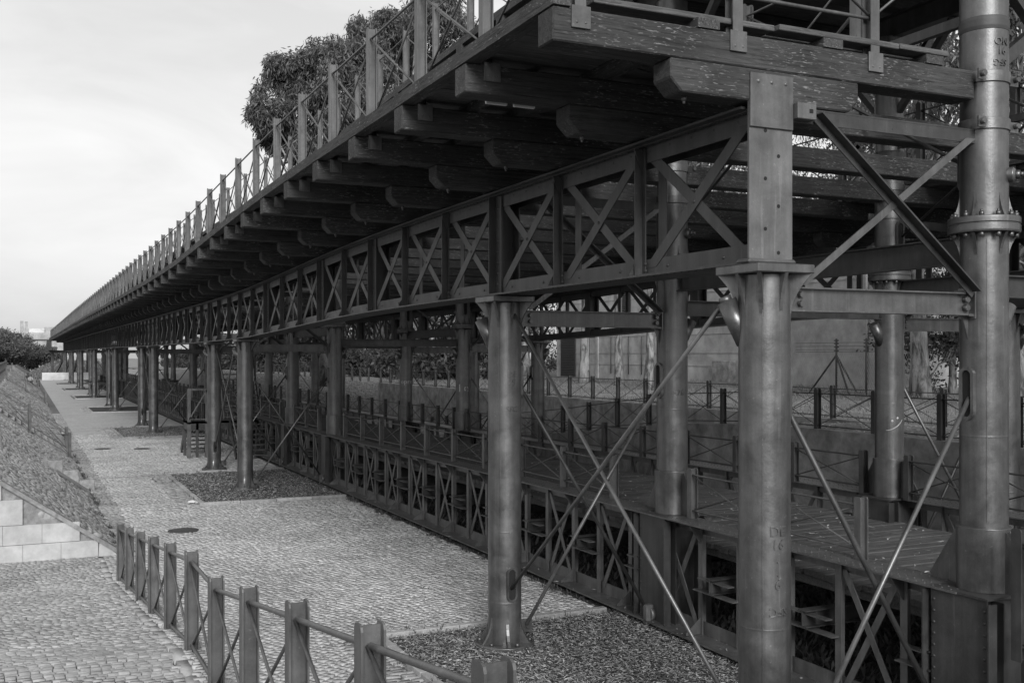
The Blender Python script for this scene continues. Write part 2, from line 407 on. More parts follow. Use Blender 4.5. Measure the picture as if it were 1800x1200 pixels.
# dark drain strip along the foot of the embankment and dark sett strips across the plaza and beside each bed
ds = cobble_rows(1.76, 2.2, 22.2, 75, .12, 1.0)
dk = [ds]
for x0, x1, y0, y1 in beds[0:4]: dk.append(cobble_rows(x0-.59, x0-.08, max(y0, 6.5), y1, .12, 1.6))
for yy in (35.3, 27.5, 46.3): dk.append(cobble_rows(2.24, 3.66, yy, yy + .2, .1, 2.2))
a = np.concatenate(dk); n = len(a); A, B, N = flat_axes(n)
struct('dark_sett_strips', cobble_mesh('dark_sett_strips', np.stack([a[:,0], a[:,1], 0*a[:,0]+.002], 1), A, B, N, a[:,2], a[:,3], rng.uniform(.004, .012, n), m_darkcob), None, 'stuff')
# planting beds round the column feet: kerb stones one by one, earth, leaf litter
for bi, (x0, x1, y0, y1) in enumerate(beds):
    bed = struct('planting_bed', MB().add([(x0,y0,.012),(x1,y0,.012),(x1,y1,.012),(x0,y1,.012)], [(0,1,2,3)]), m_earth)
    def stones(p, q, horiz):
        p = Vector(p); q = Vector(q); n = max(1, int((q-p).length/.9)); 
        for i in range(n):
            s = p.lerp(q, i/n); e = p.lerp(q, (i+1)/n); mb = MB(); w = .06; g = .006
            if horiz: mb.cbox(s.x+g, e.x-g, s.y-w, s.y+w, -.1, .075+random.uniform(-.006, .006), .008)
            else: mb.cbox(s.x-w, s.x+w, s.y+g, e.y-g, -.1, .075+random.uniform(-.006, .006), .008)
            part('kerb_stone', mb, bed, mat=m_kerb)
    if bi < 3:
        stones((x0-.07, y1), (x1, y1), True); stones((x0-.07, max(y0, 6.5)), (x0-.07, y1-.08), False)
        if bi: stones((x0-.07, y0), (x1, y0), True)
    else:
        part('kerb', MB().box(x0-.14, x1, y1-.06, y1+.06, -.1, .07).box(x0-.14, x0-.02, y0+.062, y1-.062, -.1, .07).box(x0-.14, x1, y0-.06, y0+.06, -.1, .07), bed, mat=m_kerb)
# cast-iron manhole covers
for i, (x, y) in enumerate([(3.21, 24.1), (2.96, 46.2), (4.45, 45.6)]):
    lab = ['round iron cover in the paving in front of the near railing posts', 'round iron cover in the paving close to the embankment foot', 'round iron cover in the paving nearer the columns, beyond the bed'][i]
    mc = thing('manhole_cover', lab, 'manhole cover', (x, y, .0), 'manhole covers in the plaza')
    mb = MB(); mb.lathe([(.33, -.02), (.33, .022), (.31, .024)], 28); part('lid', mb, mc, mat=m_black)
    mb = MB()
    for q in range(-3, 4):
        w = math.sqrt(.28**2 - (q*.08)**2); mb.box(-w, w, q*.08-.015, q*.08+.015, .02, .03)
    part('lid_ribs', mb, mc, mat=m_black, kind='stuff')

# -- embankment to the left -------------------------------------------------
EX0, EX1, EZ = 1.72, -1.15, 2.02
k_sl = EZ/(EX0-EX1)
emb = struct('embankment', MB().add([(EX0,21.9,-.03),(EX1,21.9,EZ-.03),(EX1,176,EZ-.03),(EX0,176,-.03)], [(0,1,2,3)])
             .add([(EX1,21.9,EZ-.03),(-60,21.9,EZ+.2),(-60,420,EZ-.6),(EX1,420,EZ-.5)], [(0,1,2,3)]).add([(EX0,176,-.03),(EX1,176,EZ-.03),(EX1,420,EZ-.5),(EX0,420,-.3)], [(0,1,2,3)]), m_joint)
ln = math.hypot(EX0-EX1, EZ)
def slope_cobbles(y0, y1, s, name):
    a = cobble_rows(0, ln, y0, y1, s, 1.35); n = len(a)
    d = np.array(((EX1-EX0)/ln, 0, EZ/ln)); P = np.array((EX0, 0, 0)) + a[:,:1]*d + a[:,1:2]*np.array((0, 1., 0))
    u, v, Y = proj(P[:,0], P[:,1], P[:,2])
    k = (u > -40); P = P[k]; a = a[k]
    keep = np.ones(len(P), bool)
    for sy0, sy1 in EMB_STAIRS: keep &= ~((P[:,1] > sy0) & (P[:,1] < sy1))
    P = P[keep]; a = a[keep]; n = len(P)
    A = np.tile(-d, (n, 1)); B = np.tile((0, 1., 0), (n, 1)); N = np.tile((EZ/ln, 0, (EX0-EX1)/ln), (n, 1))
    struct(name, cobble_mesh(name, P, A, B, N, a[:,2], a[:,3], rng.uniform(.0, .032, n), m_slopecob), None, 'stuff', emb)
EMB_STAIRS = [(41.7, 44.6), (86.5, 89.5), (130, 133)]
slope_cobbles(21.9, 44, .09, 'slope_cobbles'); slope_cobbles(44, 90, .16, 'slope_cobbles'); slope_cobbles(90, 174, .34, 'slope_cobbles')
# steps let into the slope
for si, (y0, y1) in enumerate(EMB_STAIRS):
    lab = ['stone steps up the cobbled slope between the near pair of post railings', 'stone steps up the cobbled slope further along by the second post railing', 'small far stone steps near the end of the cobbled slope'][si]
    st = thing('slope_steps', lab, 'steps', (EX0, y0, 0), 'steps up the embankment')
    ns = 13
    for i in range(ns):
        xa = EX0 - (EX0-EX1)*i/ns; xb = EX0 - (EX0-EX1)*(i+1)/ns; h = EZ*(i+.75)/ns
        part('step', MB().cbox(xb-.02-EX0, xa-EX0, .14, y1-y0-.14, -.1+i*.13, h, .012), st, mat=m_kerb)
    for yy in (0, y1-y0-.14):
        mb = MB(); mb.prism([(0, -.05), (0, .10), (EX1-EX0, EZ+.10), (EX1-EX0, EZ-.1)], (0, yy+.07, 0), (1,0,0), (0,0,1), .14); part('side_kerb', mb, st, mat=m_mortar)
so = thing('drain_outlet', 'short stepped row of stone slabs let into the cobbled slope above the foot strip', 'stone slabs', (1.0, 32.4, 0))
for q in range(3):
    x = .62 - q*-.0 + .42*q; z = EZ*(EX0-x)/(EX0-EX1); part('slab', MB().cbox(x-1.0, x-1.0+.41, -.06, .06, z-.55, z+.12-.0*q, .012), so, mat=m_mortar)
part('niche', MB().prism([(-.62, .62), (-.385, .62), (-.385, 1.05)], (0, -.02, .08), (1,0,0), (0,0,1), .10), so, mat=m_mortar)
part('apron', MB().add([(.86-1.0, -1.3, .66), (1.72-1.0, -1.3, .03), (1.72-1.0, -.07, .03), (.86-1.0, -.07, .66)], [(0,1,2,3)]), so, mat=m_mortar)
# cladded end wall facing the camera
ew = thing('end_wall', 'stone end wall of the embankment with pale stepped slabs and rough mortar', 'wall', (1.7, 21.9, 0))
o0 = Vector((1.7, 21.9, 0))
part('core', MB().prism([(0, -.1), (-.0, .0), (-2.85, EZ), (-12, EZ+.1), (-12, -.1)], (0, -.06, 0), (1,0,0), (0,0,1), .12), ew, mat=m_mortar)
part('slope_edge', MB().bar((.05, -.09, .03), (-2.85, -.09, EZ+.03), .22, .075, (0.57, 0, .82)), ew, mat=m_mortar)
rows = [(0.0, .325, [1.66, 1.32, .66, 0.0, -.66, -1.4, -2.2]), (.33, .695, [.99, .33, -.34, -1.0, -1.7, -2.4]), (.70, 1.175, [0.0, -.66, -1.32, -2.0]), (1.18, 1.56, [-.36, -1.02, -1.7])]
for z0, z1, xs in rows:
    for i in range(len(xs) - 1):
        xa, xb = xs[i] - 1.7, xs[i+1] - 1.7
        mb = MB()
        if z0 == 0.0 and i == 0: mb.prism([(xb+.003, .002), (xa, .002), (xa-.02, .04), (xb+.003+.02, z1)], (0, -.145, 0), (1,0,0), (0,0,1), .05)
        else: mb.cbox(xb+.0018, xa-.0018, -.17, -.12+random.uniform(-.003,.003), z0+.003, z1, .003)
        part('cladding_slab', mb, ew, mat=m_slab)
for i in range(17):     # rounded stones set in the bare mortar triangles
    t = random.choice([(.02, .78, .55, .35), (-.3, .98, .3, .35), (1.02, .36, .35, .2)])
    x = t[0] + random.uniform(.05, t[2]); z = t[1] + random.uniform(.03, max(.05, t[3]-(x-t[0])*.75))
    mb = MB(); r_ = random.uniform(.035, .08); mb.dome((x-1.7, -.118, z), r_, (0, -1, 0), .35); part('set_stone', mb, ew, mat=m_kerb)
# ------------------------------------------------------------------ the iron pier
PX = [5.83, 8.48, 12.62, 15.27]; PAN = 23.5/13; YB = 7.35
bents = []                                   # (index, y): pairs 5.42 m apart every 23.5 m
for k in range(8):
    bents += [YB + 23.5*k, YB + 23.5*k + 3*PAN]
RC = .222
def oval(mb, c, n, t, ro, hh, depth, th):    # raised oval rim round a dark slot: c centre on the surface, n outward normal, t horizontal tangent
    c, n, t = Vector(c), Vector(n), Vector(t); z = Vector((0, 0, 1)); m = 20; k = len(mb.v)
    ring = []
    for i in range(m):
        a = 2*math.pi*i/m; s = math.sin(a); off = hh if s > 0 else -hh
        ring.append((math.cos(a), s, off))
    for r_, d_ in ((ro, -.03), (ro, depth), (ro-th, depth), (ro-th, -.05)):
        mb.v += [tuple(c + n*d_ + t*(r_*ca) + z*(r_*sa + off)) for ca, sa, off in ring]
    for q in range(3):
        for i in range(m): mb.f.append((k+q*m+i, k+q*m+(i+1) % m, k+(q+1)*m+(i+1) % m, k+(q+1)*m+i))
def oval_fill(mb, c, n, t, ro, hh, d_):
    c, n, t = Vector(c), Vector(n), Vector(t); z = Vector((0, 0, 1)); m = 20
    vs = []
    for i in range(m):
        a = 2*math.pi*i/m; s = math.sin(a); vs.append(c + n*d_ + t*(ro*math.cos(a)) + z*(ro*s + (hh if s > 0 else -hh)))
    mb.add(vs, [tuple(range(m))])
def rib(mb, ang, r0, r1, z0, z1, th, curve=True):      # a bracket rib from the shaft (r0,z0) flaring out to r1 at z1
    pts = []
    for i in range(6):
        s = i/5; rr = r0 + (r1-r0)*(s**2.2 if curve else s); pts.append((rr, z0 + (z1-z0)*s))
    poly = [(r0-.02, z0)] + pts + [(r0-.02, z1)]
    mb.prism(poly, (0, 0, 0), (math.cos(ang), math.sin(ang), 0), (0, 0, 1), th)
# -- outer column prototype (local z 0 .. 4.67) ---------------------------
def build_outer(sg):
    root = bpy.data.objects.new('iron_column', None); C.objects.link(root)
    part('shaft', MB().lathe([(RC, .06), (RC, .60), (RC+.002, .62), (RC, .64), (RC, 1.55), (RC+.001, 1.56), (RC, 1.57), (RC, 4.58)], 40).bar((-.15, -.165, .66), (-.15, -.165, 4.5), .008, .012, (.67, .74, 0)), root, mat=m_iron)
    mb = MB().lathe([(.40, -.02), (.40, .075), (.385, .085), (RC, .085)], 32)
    for i in range(6): rib(mb, math.radians(60*i+15), RC, .375, .42, .08, .035, True)
    part('base_flange', mb, root, mat=m_iron)
    mb = MB()
    for a in (35, 95, 155, 215, 275, 335):
        mb.bolt((.335*math.cos(math.radians(a)), .335*math.sin(math.radians(a)), .085), .026, (0,0,1), .035)
    part('base_bolts', mb, root, mat=m_iron, kind='stuff')
    mb = MB().cbox(-.30, .30, -.30, .30, 4.585, 4.662, .008)
    part('cap_plate', mb, root, mat=m_iron)
    for a, r1 in ((0, .30), (180, .30), (90, .30), (270, .30), (45, .40), (135, .40), (225, .40), (315, .40)):
        mb = MB(); rib(mb, math.radians(a), RC-.005, r1, 4.16, 4.588, .034); part('cap_rib', mb, root, mat=m_iron)
    # lower slot with raised oval rim towards the sister column, angled socket near the top
    mb = MB(); oval(mb, (0, sg*(RC-.008), .87), (0,sg,0), (-sg,0,0), .075, .15, .03, .028); part('slot_rim', mb, root, mat=m_iron)
    mb = MB(); oval_fill(mb, (0, sg*RC, .87), (0,sg,0), (-sg,0,0), .05, .15, .006); part('slot', mb, root, mat=m_dark)
    mb = MB(); mb.tube((-.12, .10, 4.0), (-.255, .20, 4.36), .085, 20, .09); mb.tube((-.25, .197, 4.345), (-.268, .21, 4.40), .055, 14); part('rod_socket', mb, root, mat=m_iron)
    mb = MB(); oval(mb, (RC-.008, 0, 3.55), (1,0,0), (0,1,0), .075, .17, .03, .028); part('slot_rim', mb, root, mat=m_iron)
    mb = MB(); mb.cbox(RC, .40, -.02, .02, .16, .34, .01); mb.tube((.34, -.05, .26), (.34, .05, .26), .045, 10); part('rod_lug', mb, root, mat=m_iron)
    return root
def build_inner(sg):
    root = bpy.data.objects.new('iron_column', None); C.objects.link(root)
    z1 = 8.95
    part('shaft', MB().lathe([(RC, 1.6), (RC, 3.1), (RC+.001, 3.11), (RC, 3.12), (RC, 5.07)], 40).bar((-.15, -.165, 2.3), (-.15, -.165, 5.0), .008, .012, (.67, .74, 0)), root, mat=m_iron)
    part('upper_shaft', MB().lathe([(RC, 5.22), (RC, 7.03), (RC+.006, 7.05), (RC+.006, 7.09), (RC, 7.11), (RC, z1)], 40), root, mat=m_iron)
    # riveted base box the walkway girders frame into
    mb = MB().box(-.34, -.325, -.33, .33, .02, 1.6).box(.325, .34, -.33, .33, .02, 1.6).box(-.324, .324, -.262, -.25, .02, 1.58).box(-.324, .324, .25, .262, .02, 1.58).box(-.36, .36, -.35, .35, 1.601, 1.622)
    for sx in (-1, 1):
        mb.box(sx*.345-.055, sx*.345+.055, -.40, -.385, .02, 1.58); mb.box(sx*.345-.055, sx*.345+.055, .385, .40, .02, 1.58)
        mb.box(sx*.2-.006, sx*.2+.006, -.40, -.262, .02, 1.58); mb.box(sx*.2-.006, sx*.2+.006, .262, .40, .02, 1.58)
    mb.box(-.42, .42, -.42, .42, -.03, .018)
    part('base_box', mb, root, mat=m_iron_shade)
    mb = MB()
    for sy in (-.30, .30):
        for i in range(13): mb.dome((-.34, sy, .15+i*.112), .017, (-1,0,0))
    for i in range(13):
        for sx in (-.29, -.22): mb.dome((sx, -.262, .15+i*.112), .014, (0,-1,0))
    part('rivets', mb, root, mat=m_iron_shade, kind='stuff')
    part('sleeve', MB().lathe([(RC+.03, 1.622), (RC+.034, 2.2), (RC+.034, 2.235), (RC, 2.24)], 36), root, mat=m_iron)
    for sg in (-1, 1):
        mb = MB(); mb.prism([(RC, 1.62), (RC+.42, 1.62), (RC+.05, 2.2), (RC, 2.2)], (0, 0, 0), (0, sg, 0), (0, 0, 1), .02)
        mb.bar((0, sg*(RC+.42), 1.64), (0, sg*(RC+.05), 2.2), .07, .015, (1, 0, 0)); part('knee_gusset', mb, root, mat=m_iron)
    # bolted flange joint
    mb = MB().lathe([(RC, 5.055), (.325, 5.065), (.33, 5.08), (.33, 5.135), (.32, 5.14), (.32, 5.15), (.33, 5.155), (.33, 5.205), (.325, 5.215), (RC, 5.22)], 40)
    part('flange_joint', mb, root, mat=m_iron)
    for i in range(6):
        a = math.radians(60*i + 22)
        mb = MB(); rib(mb, a, RC-.003, .31, 4.80, 5.06, .03); part('flange_rib', mb, root, mat=m_iron)
        mb = MB(); rib(mb, a, RC-.003, .29, 5.50, 5.215, .028); part('flange_rib', mb, root, mat=m_iron)
    mb = MB()
    for i in range(12):
        a = math.radians(30*i + 7); x, y = .285*math.cos(a), .285*math.sin(a); mb.bolt((x, y, 5.215), .026, (0,0,1), .04); mb.bolt((x, y, 5.062), .026, (0,0,-1), .045); mb.tube((x, y, 5.25), (x, y, 5.275), .013, 6)
    part('flange_bolts', mb, root, mat=m_iron, kind='stuff')
    if sg > 0: part('weld_stain', MB().lathe([(RC+.001, 7.0), (RC+.0085, 7.035), (RC+.0085, 7.10), (RC+.001, 7.13)], 40), root, mat=m_black)
    for z in (6.10, 6.55):
        mb = MB().lathe([(RC, z-.055), (RC+.014, z-.053), (RC+.014, z+.053), (RC, z+.055)], 40)
        mb.box(-.30, -.20, -.20, -.185, z-.05, z+.05); mb.box(.20, .33, -.12, -.105, z-.05, z+.05)
        mb.bolt((-.26, -.185, z), .03, (0,-1,0), .06); mb.bolt((.28, -.12, z+.01), .026, (0,-1,0), .05)
        part('clamp_band', mb, root, mat=m_iron)
    mb = MB().lathe([(.075, 0), (.072, .07), (.05, .09)], 18)
    d = Vector((.55, -.83, 0)).normalized(); q = Vector((0,0,1)).rotation_difference(d)
    mb.v = [tuple(q @ Vector(p) + d*(RC-.03) + Vector((0,0,5.62))) for p in mb.v]
    mb.bolt(d*(RC+.05) + Vector((0,0,5.62)), .04, d, .05); mb.tube(d*(RC+.09) + Vector((0,0,5.62)), d*(RC+.13) + Vector((0,0,5.62)), .022, 8)
    part('tie_boss', mb, root, mat=m_iron)
    for z, nx_, ny_ in ((3.52, -1, 0), (5.75, 0, sg)):
        mb = MB(); oval(mb, (nx_*(RC-.008), ny_*(RC-.008), z), (nx_,ny_,0), (-ny_,nx_,0), .088, .17, .03, .034); part('slot_rim', mb, root, mat=m_iron)
        mb = MB(); oval_fill(mb, (nx_*RC, ny_*RC, z), (nx_,ny_,0), (-ny_,nx_,0), .054, .17, .006); part('slot', mb, root, mat=m_dark)
    mb = MB(); mb.tube((.15, 0, 4.05), (.33, 0, 4.38), .08, 18); part('rod_socket', mb, root, mat=m_iron)
    mb = MB(); mb.box(-.30, -.20, -.09, .09, 4.26, 4.28); mb.box(-.30, -.20, -.09, .09, 4.49, 4.51); mb.box(-.235, -.215, -.1, .1, 4.24, 4.53)
    mb.prism([(-.30, 4.26), (-.2, 4.26), (-.2, 3.98)], (0,0,0), (1,0,0), (0,0,1), .02); part('beam_seat', mb, root, mat=m_iron)
    mb = MB(); mb.cbox(-.46, -.34, -.05, .05, .06, .34, .01); mb.tube((-.40, 0, .2), (-.34, 0, .2), .10, 14); part('rod_lug', mb, root, mat=m_iron_low)
    return root
protos = [[build_outer(1), build_outer(-1)], [build_inner(1), build_inner(-1)], [build_inner(-1), build_inner(1)], [build_outer(-1), build_outer(1)]]     # row, nearer / farther of a pair
row_txt = ['standing on the paved plaza', 'rising from the plaza side girder of the walkway', 'rising from the far girder of the walkway', 'beside the concrete side wall']
col_objs = {}
for r, x in enumerate(PX):
    for i, y in enumerate(bents):
        if (r == 0 and i > 15) or (r in (1, 2) and i > 11) or (r == 3 and i > 9): continue
        proto = protos[r][i % 2]
        used = proto.get('label') is not None
        o = copy_tree(proto) if used else proto
        o.location = (x, y, 0); o.rotation_euler = (0, 0, 0)
        g = 1 + dz(y)/H0
        if r in (2, 3): o.rotation_euler = (0, 0, math.pi)
        o.scale = (1, 1, g)
        extra = {(0, 0): 'big round iron column with the tall flat plate on its cap', (1, 0): 'tall bolted iron column with flange joint and clamp bands at the pier near end'}.get((r, i))
        if extra: lab = extra
        elif i == 1 and r == 0: lab = 'round iron column standing in the leaf litter bed, with an oval slot near its foot'
        elif i == 1 and r == 2: lab = 'round iron column with a drawn smiling face, behind the walkway'
        else: lab = f'{ordn(i)} iron column along the row {row_txt[r]}'
        tag(o, lab, 'column', ['plaza columns of the pier', 'near walkway columns of the pier', 'far walkway columns of the pier', 'outer columns of the pier'][r])
        col_objs[r, i] = o
# raised cast letters
def letters(parent, text, z, ang, size, mat, name='cast_lettering', depth=.010, flip=False, r=RC, squash=1.0):
    cu = bpy.data.curves.new('t', 'FONT'); cu.body = text; cu.size = size; cu.extrude = depth; cu.align_x = 'CENTER'; cu.align_y = 'CENTER'; cu.space_line = .9; cu.resolution_u = 2
    to = bpy.data.objects.new('t', cu); C.objects.link(to)
    me = bpy.data.meshes.new_from_object(to.evaluated_get(bpy.context.evaluated_depsgraph_get()))
    bpy.data.objects.remove(to); bpy.data.curves.remove(cu)
    rot = parent.rotation_euler.z
    for v in me.vertices:
        x, zz, d = v.co.x*(-1 if flip else 1), v.co.y*(-1 if flip else 1), v.co.z
        a = ang - rot + x/r
        v.co = ((r+d)*math.cos(a), (r+d)*math.sin(a), z + zz)
    me.materials.clear(); me.materials.append(mat); me.update()
    return part(name, me, parent, kind='stuff')
def toward(o):      # angle from the column axis to the camera
    return math.atan2(-o.location.y, -o.location.x)
A = lambda r, i, d: toward(col_objs[r, i]) + math.radians(d)
o = col_objs[0, 0]; letters(o, 'DE\n16\n.\n.\n6', 2.17, A(0,0,30), .125, m_iron); letters(o, 'SFC', 1.72, A(0,0,32), .11, m_iron, flip=True)
o = col_objs[0, 1]; letters(o, 'DE\n29', 3.58, A(0,1,26), .12, m_iron); letters(o, 'SFC', 3.17, A(0,1,25), .10, m_iron)
o = col_objs[1, 0]; letters(o, 'ON\n16', 6.83, A(1,0,44), .1, m_iron); letters(o, 'SFG', 6.70-.02, A(1,0,40), .09, m_iron, flip=True)
o = col_objs[1, 1]; letters(o, '676', 3.35, A(1,1,25), .12, m_iron)
o = col_objs[2, 2]; letters(o, 'Te', 3.05, A(2,2,0), .42, m_graf, 'painted_letters', .001)
o = col_objs[2, 3]; letters(o, 'opro', 3.15, A(2,3,8), .25, m_graf, 'painted_letters', .001)
o = col_objs[2, 1]; base = A(2,1,0) - o.rotation_euler.z
mb = MB()
P = lambda dx, zz, e=.004: ((RC+e)*math.cos(base+dx/RC), (RC+e)*math.sin(base+dx/RC), zz)
mb.path([P(-.05+.0195*i, 2.69 + .00085*i*i) for i in range(15)], [.004+.005*math.sin(math.pi*i/14) for i in range(15)], 6)
mb.dome(P(.045, 2.84, .001), .02, (math.cos(base+.2), math.sin(base+.2), 0), .3); mb.dome(P(.13, 2.885, .001), .02, (math.cos(base+.6), math.sin(base+.6), 0), .3)
part('drawn_smile', mb, o, mat=m_graf)

# -- lattice girders ------------------------------------------------------------
def mk(name, mb, m): return mb.mesh(name, m)
V_N = mk('web_post', MB().box(-.115, -.103, -.065, .065, .02, 1.31).box(-.20, -.116, -.007, .007, .02, 1.31).box(.13, .142, -.07, .07, .02, 1.31), m_iron_shade)
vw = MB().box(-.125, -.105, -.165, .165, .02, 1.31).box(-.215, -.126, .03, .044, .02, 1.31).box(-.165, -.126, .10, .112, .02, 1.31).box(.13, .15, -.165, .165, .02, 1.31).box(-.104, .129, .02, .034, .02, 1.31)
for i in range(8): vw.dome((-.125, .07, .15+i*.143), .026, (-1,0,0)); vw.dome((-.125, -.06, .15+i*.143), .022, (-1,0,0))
V_W = mk('wide_web_post', vw, m_iron_shade)
def diag_mesh(dy, h, w, x, name): return mk(name, MB().bar((x, 0, .12), (x, dy, h-.12), .012, w, (0, 0, 1)) if False else MB().prism([(0+.02, .10), (w*1.15, .10), (dy-.0, h-.10-w*.2), (dy, h-.10), (dy-w*1.15, h-.10), (0+.02, .10+w*.2)], (x, 0, 0), (0, 1, 0), (0, 0, 1), .012), m_iron_shade)
D_UP = diag_mesh(PAN-.14, 1.33, .14, -.085, 'lattice_bar'); D_DN = mk('lattice_bar', MB().prism([(PAN-.16, .10), (PAN-.16-.16, .10), (0, 1.33-.10-.03), (0, 1.33-.10), (.16, 1.33-.10), (PAN-.14, .12)], (-.10, 0, 0), (0, 1, 0), (0, 0, 1), .012), m_iron_shade)
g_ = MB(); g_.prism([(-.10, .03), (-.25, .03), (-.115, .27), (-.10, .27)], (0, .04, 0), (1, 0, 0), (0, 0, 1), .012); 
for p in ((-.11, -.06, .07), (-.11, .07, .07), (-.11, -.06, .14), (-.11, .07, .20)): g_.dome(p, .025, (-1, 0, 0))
GUS = mk('stiffener', g_, m_iron_shade)
g_ = MB(); g_.prism([(-.10, 1.30), (-.22, 1.30), (-.115, 1.05), (-.10, 1.05)], (0, -.02, 0), (1, 0, 0), (0, 0, 1), .012)
GUT = mk('stiffener', g_, m_iron_shade)
WIDE = {0, 3, 5, 8, 10}
def girder(x, y0, n, wide, label, group, flip=False, detail=2):
    z0 = H0
    t = thing('lattice_girder', label, 'girder', (x, y0, 0), group)
    s = -1 if flip else 1
    ys = [y0 + PAN*i/2 for i in range(2*n+1)]
    def chord(boxes):
        mb = MB()
        for (xa, xb, za, zb) in boxes:
            xa, xb = sorted((s*xa, s*xb))
            k = len(mb.v)
            for y in ys:
                d = dz(y); mb.v += [(xa, y-y0, za+d), (xb, y-y0, za+d), (xb, y-y0, zb+d), (xa, y-y0, zb+d)]
            for i in range(len(ys)-1):
                for j in range(4): mb.f.append((k+4*i+j, k+4*i+(j+1) % 4, k+4*i+4+(j+1) % 4, k+4*i+4+j))
            mb.f.append((k+3, k+2, k+1, k)); e = len(mb.v); mb.f.append((e-4, e-3, e-2, e-1))
        return mb
    bot = chord([(-.25, .25, z0, z0+.022), (-.10, -.086, z0+.022, z0+.185), (-.16, -.101, z0+.023, z0+.034), (.116, .129, z0+.022, z0+.185)])
    top = chord([(-.25, .25, z0+1.33, z0+1.352), (-.10, -.086, z0+1.16, z0+1.329), (-.175, -.101, z0+1.317, z0+1.329), (.116, .129, z0+1.16, z0+1.329)])
    if detail == 2:
        yy = y0
        while yy < y0 + n*PAN - .05:
            d = dz(yy); bot.dome((s*-.21, yy-y0, z0+.022+d), .013, (0,0,1)); bot.dome((s*-.21, yy-y0, z0+d), .013, (0,0,-1))
            top.dome((s*-.14, yy-y0, z0+1.317+d), .016, (0,0,-1)); top.dome((s*-.10, yy-y0, z0+1.27+d), .014, (-s,0,0)) if int(yy/.12) % 3 == 0 else None
            yy += .12
        for i in range(2*n): 
            yy = y0 + (i+.5)*PAN/2; bot.dome((s*-.10, yy-y0, z0+.1+dz(yy)), .02, (-s,0,0))
    part('bottom_chord', bot, t, mat=m_iron_shade); part('top_chord', top, t, mat=m_iron_shade)
    rz_ = (0, 0, math.pi) if flip else None
    for i in range(n+1):
        y = y0 + i*PAN
        if i == 0 and y0 == YB: continue
        zz = z0 + dz(y)
        w = i in wide
        if not (i == n):
            part('wide_web_post' if w else 'web_post', V_W if w else V_N, t, (0, y-y0, zz), rz_)
            if not w and detail: part('stiffener', GUS, t, (0, y-y0, zz), rz_); part('stiffener', GUT, t, (0, y-y0, zz), rz_)
        if i < n:
            pass
    for i in range(n):
        y = y0 + i*PAN; zz = z0 + dz(y + PAN/2); tl = (dz(y+PAN)-dz(y))/PAN
        part('lattice_bar', D_UP, t, (0, y-y0+(PAN if flip else 0)+.07*(-1 if flip else 1), zz), rz_)
        part('lattice_bar', D_DN, t, (0, y-y0+(PAN if flip else 0)+.07*(-1 if flip else 1), zz), rz_)
        if detail == 2:
            mb = MB().dome((-.106*s, 0, 0), .022, (-s, 0, 0)); part('rivet', mb, t, (0, y-y0+PAN/2, zz+.665), mat=m_iron_shade)
    return t
for k in range(8):
    yb = YB + 23.5*k
    for n, y0, nm in ((3, yb, 'short'), (10, yb+3*PAN, 'long')):
        if k == 7 and n == 10: continue
        if (k, n) == (0, 3): lab = 'short lattice girder at the near end, from the flat plate to the next plaza column'
        elif (k, n) == (0, 10): lab = 'long sagging lattice girder spanning the plaza between the first two groups of columns'
        else: lab = f'{nm} lattice girder above the {ordn(k)} group of plaza columns' if n == 3 else f'long lattice girder beyond the {ordn(k)} group of plaza columns'
        girder(PX[0], y0, n, {3} if n == 3 else WIDE, lab, 'girders over the plaza columns', False, 2 if y0 < 30 else (1 if y0 < 60 else 0))
        if y0 < 60:
            girder(PX[3], y0, n, {3} if n == 3 else WIDE, f'{nm} dark lattice girder on the far side of the pier, {ordn(k)} from the near end', 'girders on the far side of the pier', True, 0)
# end plate on the nearest column cap
ep = thing('end_post', 'tall flat pale iron plate with small holes standing on the near column cap', 'iron plate', (PX[0], 7.32, H0))
part('plate', MB().cbox(-.235, .225, -.07, -.035, 0, 1.44, .006), ep, mat=m_plate)
part('head_plate', MB().cbox(-.24, .215, -.092, -.0705, 1.16, 1.62, .004), ep, mat=m_plate)
mb = MB()
for i, (x, z) in enumerate([(-.07, 1.14), (.07, .93), (-.07, .73), (.07, .50), (-.07, .30), (.07, .08+.02)]): mb.tube((x, -.0725, z), (x, -.06, z), .017, 12)
part('bolt_holes', mb, ep, mat=m_dark, kind='stuff')
mb = MB()
for x in (-.16, -.02, .13): mb.dome((x, -.092, 1.55), .02, (0,-1,0))
part('rivets', mb, ep, mat=m_plate, kind='stuff')
part('foot_weld', MB().cbox(-.26, .25, -.10, .10, -.002, .045, .02), ep, mat=m_plate)

# -- lower lattice girders and walkway ---------------------------------------------------
L_V = mk('web_post', MB().box(-.19, -.178, -.05, .05, .02, 1.49).box(-.177, -.10, -.006, .006, .02, 1.49), m_iron_low)
def lbar(y0_, y1_, w, x): return mk('lattice_bar', MB().prism([(y0_, .12), (y0_+w, .12), (y1_, 1.40), (y1_-w, 1.40)] if y1_ > y0_ else [(y0_, .12), (y1_, 1.40), (y1_+w, 1.40), (y0_+w, .12)], (x, 0, 0), (0, 1, 0), (0, 0, 1), .012), m_iron_low)
L_U = lbar(.90, 1.78, .095, -.168); L_D = lbar(1.66, .92, .095, -.153)
L_G = mk('stiffener', MB().prism([(-.18, .03), (-.42, .03), (-.42, .06), (-.20, .24), (-.18, .24)], (0, 0, 0), (1, 0, 0), (0, 0, 1), .013), m_iron_low)
L_T = mk('stiffener', MB().prism([(-.18, 1.485), (-.36, 1.485), (-.20, 1.25), (-.18, 1.25)], (0, 0, 0), (1, 0, 0), (0, 0, 1), .013), m_iron_low)
L_S = mk('seat_plate', MB().box(-.30, -.17, -.02, .86, .63, .645).box(-.30, -.20, .08, .76, .80, .815), m_iron_low)
